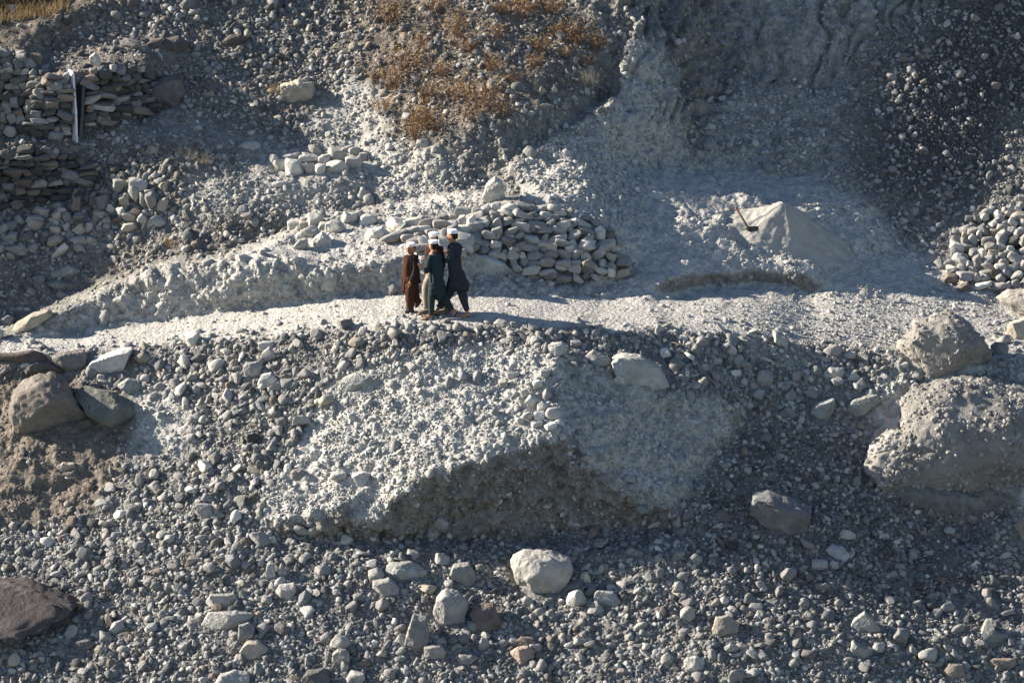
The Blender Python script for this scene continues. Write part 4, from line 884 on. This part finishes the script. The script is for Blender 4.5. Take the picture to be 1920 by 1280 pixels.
def remeshed(name, pieces, voxel, mat, smooth=4):
    V, Q, T, off = [], [], [], 0
    for pc in pieces:
        v = pc[0]; V.append(np.asarray(v))
        for f in pc[1:]:
            for q in f: (Q if len(q) == 4 else T).append([int(i) + off for i in q])
        off += len(v)
    fl = [np.array(a) for a in (Q, T) if a]
    me = mesh_np(name, np.concatenate(V), fl, True)
    o = bpy.data.objects.new(name, me); COL.objects.link(o)
    m = o.modifiers.new("r", 'REMESH'); m.mode = 'VOXEL'; m.voxel_size = voxel; m.use_smooth_shade = True
    m2 = o.modifiers.new("s", 'SMOOTH'); m2.iterations = smooth; m2.factor = .5
    dg = bpy.context.evaluated_depsgraph_get(); nm = bpy.data.meshes.new_from_object(o.evaluated_get(dg)); bpy.data.objects.remove(o)
    nm.name = name; nm.materials.clear(); nm.materials.append(mat)
    return nm
def garment(rings, n=40, folds=0.0, k=9, seed=0, inner=True):
    """cloth hung through rings (centre, half-width across view, half-depth); the hem turns in"""
    r = np.random.default_rng(seed); ph = r.uniform(0, 6.28, 4); V = []; m = len(rings)
    rr = list(rings)
    if inner: rr = rr + [((np.array(rr[-1][0]) + (0, 0, .05)), rr[-1][1] * .84, rr[-1][2] * .84)]
    for i, (c, a, b) in enumerate(rr):
        t = min(i, m - 1) / max(1, m - 1)
        for j in range(n):
            th = 2 * math.pi * j / n
            w = 1 + folds * t ** 1.3 * (math.sin(k * th + ph[0] + 1.2 * t) * .6 + math.sin((k + 4) * th + ph[1] - 2 * t) * .4 + .5 * math.sin(3 * th + ph[2]))
            e = .85; cx, sx = math.cos(th), math.sin(th)
            V.append(np.array(c) + (a * w * math.copysign(abs(cx) ** e, cx), b * w * math.copysign(abs(sx) ** e, sx), 0))
    F = []
    for i in range(len(rr) - 1):
        for j in range(n): F.append([i * n + j, (i + 1) * n + j, (i + 1) * n + (j + 1) % n, i * n + (j + 1) % n])
    return np.array(V), F, []
def sleeve(pts, rad, seed=0, n=18, fold=.10):
    """a crumpled cloth tube"""
    P = [np.array(p, float) for p in pts]; r = np.random.default_rng(seed); fine, fr = [], []
    for i in range(len(P) - 1):
        for t in np.linspace(0, 1, 7, endpoint=False): fine.append(P[i] * (1 - t) + P[i + 1] * t); fr.append(rad[i] * (1 - t) + rad[i + 1] * t)
    fine.append(P[-1]); fr.append(rad[-1]); fr = np.array(fr); q = np.array(fine)
    for _ in range(2): q[1:-1] = .25 * q[:-2] + .5 * q[1:-1] + .25 * q[2:]
    v, f, t = tube([Vector(x) for x in q], list(fr), n)
    m = len(q) * n; c = np.repeat(q, n, 0); d = v[:m] - c
    w = 1 + fold * fbm(v[:m] * np.array([14, 14, 26]) + seed * 5, 2) + fold * .5 * np.sin(np.repeat(np.arange(len(q)), n) * 2.1 + seed)[:] * .5
    v[:m] = c + d * w[:, None]
    return v, f, t
def boy(label, base_uv, J, face, cap_h, head_c, tunic, tunic_mat, trouser_mat, sleeves, trousers, feet, hands, shoe=None, vest=None, chest=None, seed=0, head_s=1.0, slim=1.0):
    t0 = float(gdepth(*base_uv)); zx = lambda a: 720 + a[0] / 5.333; zy = lambda a: 400 + a[1] / 5.333
    W = lambda a: at_t(zx(a), zy(a), t0) + np.array([0, a[2] if len(a) > 2 else 0, 0])       # (zoom x, zoom y, metres away from the lens)
    root = empty("person", gpoint(np.array(float(base_uv[0])), np.array(float(base_uv[1])))); tag(root, label, "person", "boys walking along the path")
    def child(nm, tubes, mat): return tube_obj(nm, tubes, mat, root)
    def childmesh(nm, me):
        o = link(nm, me); o.parent = root; o.matrix_parent_inverse = Matrix.Translation(-Vector(root.location)); return o
    hc = W(head_c); hv, hf, B = head_mesh(hc, face, s=head_s); f, l, u = B[:, 0], B[:, 1], B[:, 2]
    pieces = [(hv, hf)]
    nk, ch, pv = W(J['neck']), W(J['chest']), W(J['pelvis'])
    pieces.append(tube([hc - u * .03 - f * .02, hc - u * .10 - f * .02, nk], [.052, .05, .06], 12))
    pieces.append(tube([nk + (0, 0, .01), nk - (0, 0, .05), ch, pv, pv - (0, 0, .1)], [.05, .10, .125, .12, .10], 14, flat=(1, .8)))
    for nm in ('arm_a', 'arm_b'):
        if nm in J: p = [W(a) for a in J[nm]]; pieces.append(tube(p, [.048, .036, .025][:len(p)] if len(p) == 3 else [.05, .042, .034, .024], 10))
    for nm in ('leg_a', 'leg_b'):
        p = [W(a) for a in J[nm]]; pieces.append(tube(p, [.078, .056, .034], 10))
    for an, he, to in feet:
        a, h, t = W(an), W(he), W(to); pieces.append(tube([a, (a + h) / 2, h + (t - h) * .12 + (0, 0, .02)], [.034, .036, .036], 10)); pieces.append(tube([h + (0, 0, .024), h + (t - h) * .5 + (0, 0, .03), h + (t - h) * .85 + (0, 0, .018), t + (0, 0, .012)], [.03, .034, .03, .016], 10))
        d = t - h; d /= np.linalg.norm(d); sd = np.cross(d, (0, 0, 1.0)); 
        for k in range(5): pieces.append(tube([t - d * .03 + sd * (.028 - .014 * k), t + d * (.012 - .005 * k) + sd * (.028 - .014 * k) + (0, 0, .008)], [.011, .008], 6))
    for w, d, pn, cu, sd in hands: pieces += hand(W(w), d, pn, cu, side=sd)
    childmesh("body", remeshed("body", pieces, .006, M_SKIN))
    # hair: back, sides and fringe under the cap
    v, fc = ICO[4]; q = v * np.array([.104, .083, .122]); low = np.clip(-v[:, 2], 0, 1); q[:, 1] *= 1 - .25 * low ** 1.5; q[:, 0] -= .006
    keep = (v[:, 2] > .42) | ((v[:, 0] < .12 + .3 * (v[:, 2] - .1)) & (v[:, 2] > -.52 + .3 * (v[:, 0] > -.3)))
    ear = (np.abs(v[:, 1]) > .82) & (np.abs(v[:, 0] + .12) < .16) & (v[:, 2] < .12); keep &= ~ear
    fk = keep[fc].all(1); q[:, 2] = np.minimum(q[:, 2], .088); q = (q * (1 + .02 * noise3(v * 9))[:, None]) * head_s @ B.T + hc
    childmesh("hair", mesh_np("hair", q, fc[fk], True)).data.materials.append(M_HAIR)
    # flat-topped round cap
    q_ = 0; cb = hc + u * .052 * head_s - f * .006; cr, hh = .087 * head_s, cap_h * .88
    prof = [(1.0, 0), (1.03, hh * .3), (1.045, hh * .72), (1.02, hh * .92), (.93, hh), (.5, hh * 1.04), (.001, hh * 1.045)]
    V = []; n = 36
    for s, z in prof:
        for k in range(n): a = 2 * math.pi * k / n; V.append(cb + (f * math.cos(a) * 1.06 + l * math.sin(a) * .9) * cr * s * (1 + .012 * math.sin(5 * a)) + (u * (z) + f * -.15 * 0))
    F = [[i * n + k, i * n + (k + 1) % n, (i + 1) * n + (k + 1) % n, (i + 1) * n + k] for i in range(len(prof) - 1) for k in range(n)]
    cap = child("cap", [(np.array(V), F, [])], M_CAP)
    # eyes, brows, mouth
    if face[1] < .2:
        for sg in (1, -1):
            if abs(face[1]) < .3 and sg * l[1] > 0: continue
            ev, ef = ellipsoid(hc + (f * .086 + l * sg * .031 + u * .003) * head_s, (.010, .013, .007), B); child("eye", [(ev, [], [list(map(int, t)) for t in ef])], M_EYE)
            bv, bf = ellipsoid(hc + (f * .092 + l * sg * .032 + u * .023) * head_s, (.006, .018, .004), B); child("eyebrow", [(bv, [], [list(map(int, t)) for t in bf])], M_HAIR)
        mv_, mf_ = ellipsoid(hc + (f * .094 - u * .062) * head_s, (.006, .022, .006), B); child("mouth", [(mv_, [], [list(map(int, t)) for t in mf_])], M_LIP)
    rings = [(W(c), a * slim, b) for c, a, b in tunic]
    child("tunic", [garment(rings, 60, .13, 9, seed)] , tunic_mat)
    for i, (p, r) in enumerate(sleeves): child("sleeve", [sleeve([W(a) for a in p], [x * (.5 + .5 * slim) for x in r], seed + i)], vest if vest else tunic_mat)
    for i, (p, r) in enumerate(trousers): child("trouser_leg", [sleeve([W(a) for a in p], r, seed + 5 + i, fold=.14)], trouser_mat)
    if vest: child("coat", [garment([(W(c), a, b) for c, a, b in chest], 60, .09, 8, seed + 3)], vest)
    if shoe:
        for an, he, to in feet:
            h, t, a = W(he), W(to), W(an); d = (t - h)
            child("shoe", [tube([h - d * .08 + (0, 0, .03), h + d * .2 + (0, 0, .04), h + d * .55 + (0, 0, .036), h + d * .9 + (0, 0, .024), t + d * .06 + (0, 0, .018)], [.034, .045, .044, .04, .02], 12)], shoe)
    else:
        for an, he, to in feet:
            h, t = W(he), W(to); d = t - h; child("sandal", [tube([h - d * .06, h + d * .5, t + d * .05], [.034, .04, .03], 12, flat=[(1, .25)] * 3)], M_SOLE)
    return root
DG = cloth("dark_green_cotton", (.026, .040, .042)); DB = cloth("dark_slate_cotton", (.030, .036, .044)); BRN = cloth("brown_cotton", (.06, .026, .016)); COAT = cloth("dark_brown_wool", (.035, .022, .021)); BEI = cloth("beige_cotton", (.27, .215, .165)); VEST = cloth("dark_maroon_wool", (.045, .022, .02))
# smallest boy, left: dark coat over a long brown shirt
boy("smallest boy in a dark brown jacket over a rust-brown shirt, walking at the left", (768, 585),
    dict(neck=(268,412), chest=(270,500), pelvis=(272,660), arm_a=[(306,450,-.05),(312,560,-.10),(262,672,-.13)], arm_b=[(226,450,.08),(214,560,.12),(214,660,.10)],
         leg_a=[(262,690,-.02),(258,830,-.05),(262,955,0)], leg_b=[(286,690,.06),(306,830,.08),(338,925,.1)]),
    (-.55,-.83,-.05), .062, (268,352,0), [((266,420),.05,.05),((262,432),.135,.10),((255,520),.135,.12),((252,640),.15,.13),((222,700),.085,.11),((212,785),.068,.10)], BRN, BRN,
    [([(300,440,-.04),(314,560,-.10),(270,668,-.13)],[.062,.056,.046]),([(230,440,.08),(215,560,.12),(214,655,.10)],[.06,.055,.045])],
    [([(258,640,-.02),(258,830,-.05),(264,955,0)],[.115,.09,.068]),([(286,650,.06),(306,820,.08),(336,915,.1)],[.115,.09,.062])],
    [((264,965,0),(288,990,0),(215,992,-.07)),((342,925,.1),(362,890,.1),(318,955,.08))],
    [((262,672,-.13),(-.12,-.1,-1),(-.7,.5,0),.25,1),((214,660,.10),(0,0,-1),(.3,1,0),.4,-1)],
    shoe=cloth("grey_shoe", (.06,.05,.055)), vest=COAT, chest=[((268,410),.055,.055),((272,424),.135,.10),((274,520),.142,.12),((280,620),.15,.13),((288,690),.145,.13)], seed=3, slim=.95)
# boy behind the green one: beige clothes, dark vest, face towards us
boy("half-hidden boy in beige trousers and a dark vest behind the green-shirted one", (798, 591),
    dict(neck=(500,310), chest=(508,430), pelvis=(510,620), arm_a=[(446,345,-.02),(436,470,-.05),(450,560,-.10)], arm_b=[(560,350,.05),(585,450,.06),(590,545,0)],
         leg_a=[(480,640),(414,750,-.04),(424,950,0)], leg_b=[(530,650,.06),(560,810,.08),(600,960,.08)]),
    (-.5,-.86,-.1), .070, (494,250,0), [((498,322),.05,.05),((500,340),.165,.10),((502,450),.165,.125),((505,580),.15,.13),((505,690),.14,.13)], BEI, BEI,
    [([(446,345,-.02),(434,450,-.05),(440,520,-.08),(452,560,-.1)],[.06,.055,.05,.046]),([(558,350,.05),(580,450,.06),(590,540,0)],[.062,.056,.046])],
    [([(480,620),(414,740,-.04),(424,955,0)],[.11,.078,.055]),([(528,640,.06),(560,810,.08),(604,960,.08)],[.12,.1,.075])],
    [((424,965,0),(440,1005,0),(345,1008,-.06)),((606,965,.08),(640,1005,.08),(560,1012,.04))],
    [((450,560,-.1),(.2,-.3,-.9),(0,1,0),.5,1),((590,545,0),(-.2,-.3,-1),(0,1,0),.5,-1)], shoe=cloth("tan_shoe", (.16,.12,.1)), vest=VEST,
    chest=[((498,318),.055,.055),((502,334),.172,.11),((504,440),.175,.135),((500,560),.18,.145)], seed=11, slim=.9)
# boy in front, dark green
boy("boy in a dark green long shirt seen from behind with one hand raised", (800, 597),
    dict(neck=(496,380), chest=(512,480), pelvis=(524,680), arm_a=[(462,425,-.04),(432,555,-.12),(392,520,-.2)], arm_b=[(552,430,.08),(574,550,.06),(576,640,-.0)],
         leg_a=[(500,700,-.03),(470,860,-.05),(470,1010,0)], leg_b=[(548,700,.05),(606,870,.06),(690,985,.06)]),
    (-.72,.66,0), .062, (493,322,0), [((494,378),.05,.05),((508,394),.085,.07),((514,420),.15,.10),((514,520),.155,.115),((520,620),.15,.12),((532,740),.165,.14),((552,850),.135,.15)], DG, DG,
    [([(470,418,-.04),(440,500,-.08),(434,562,-.12),(404,536,-.19)],[.062,.06,.058,.042]),([(548,425,.08),(573,545,.06),(576,632,-.0)],[.062,.058,.046])],
    [([(505,700,-.03),(474,850,-.05),(472,1015,0)],[.11,.07,.05]),([(545,700,.05),(604,865,.06),(680,975,.06)],[.11,.085,.055])],
    [((472,1020,0),(488,1040,0),(398,1052,-.1)),((698,985,.06),(722,985,.06),(690,1036,.04))],
    [((394,522,-.2),(-.75,-.2,.55),(.4,-.1,.7),.5,1),((576,642,-.0),(0,-.1,-1),(-.6,.6,0),.4,-1)], seed=21, slim=.84)
# tallest boy, right
boy("tallest boy in a dark slate long shirt with a flaring tail, at the right", (866, 594),
    dict(neck=(694,285), chest=(710,400), pelvis=(730,620), arm_a=[(676,340,-.08),(652,440,-.12),(606,478,0)], arm_b=[(722,345,.1),(700,440,.2),(640,420,.26)],
         leg_a=[(712,660,.03),(640,840,.08),(540,965,.1)], leg_b=[(748,660,-.03),(790,850,-.03),(832,985,0)]),
    (-.93,.34,0), .075, (684,222,0), [((692,284),.055,.055),((704,300),.10,.075),((710,330),.165,.11),((706,430),.145,.12),((712,540),.15,.13),((738,640),.18,.15),((764,720),.20,.165),((772,768),.165,.16)], DB, DB,
    [([(684,335,-.07),(670,420,-.12),(640,458,-.08),(604,478,0)],[.066,.062,.056,.046]),([(724,343,.1),(700,440,.2),(645,424,.26)],[.064,.058,.045])],
    [([(708,640,.03),(640,835,.08),(544,955,.1)],[.12,.085,.055]),([(750,660,-.03),(794,845,-.03),(830,970,0)],[.11,.078,.052])],
    [((538,965,.1),(530,1010,.1),(478,1018,.02)),((832,980,0),(850,1032,0),(752,1038,-.05))],
    [((606,478,0),(-.8,.5,-.2),(0,.3,-1),.4,1),((640,420,.26),(-1,.2,.1),(0,-.2,-1),.4,-1)], seed=31, slim=.86)
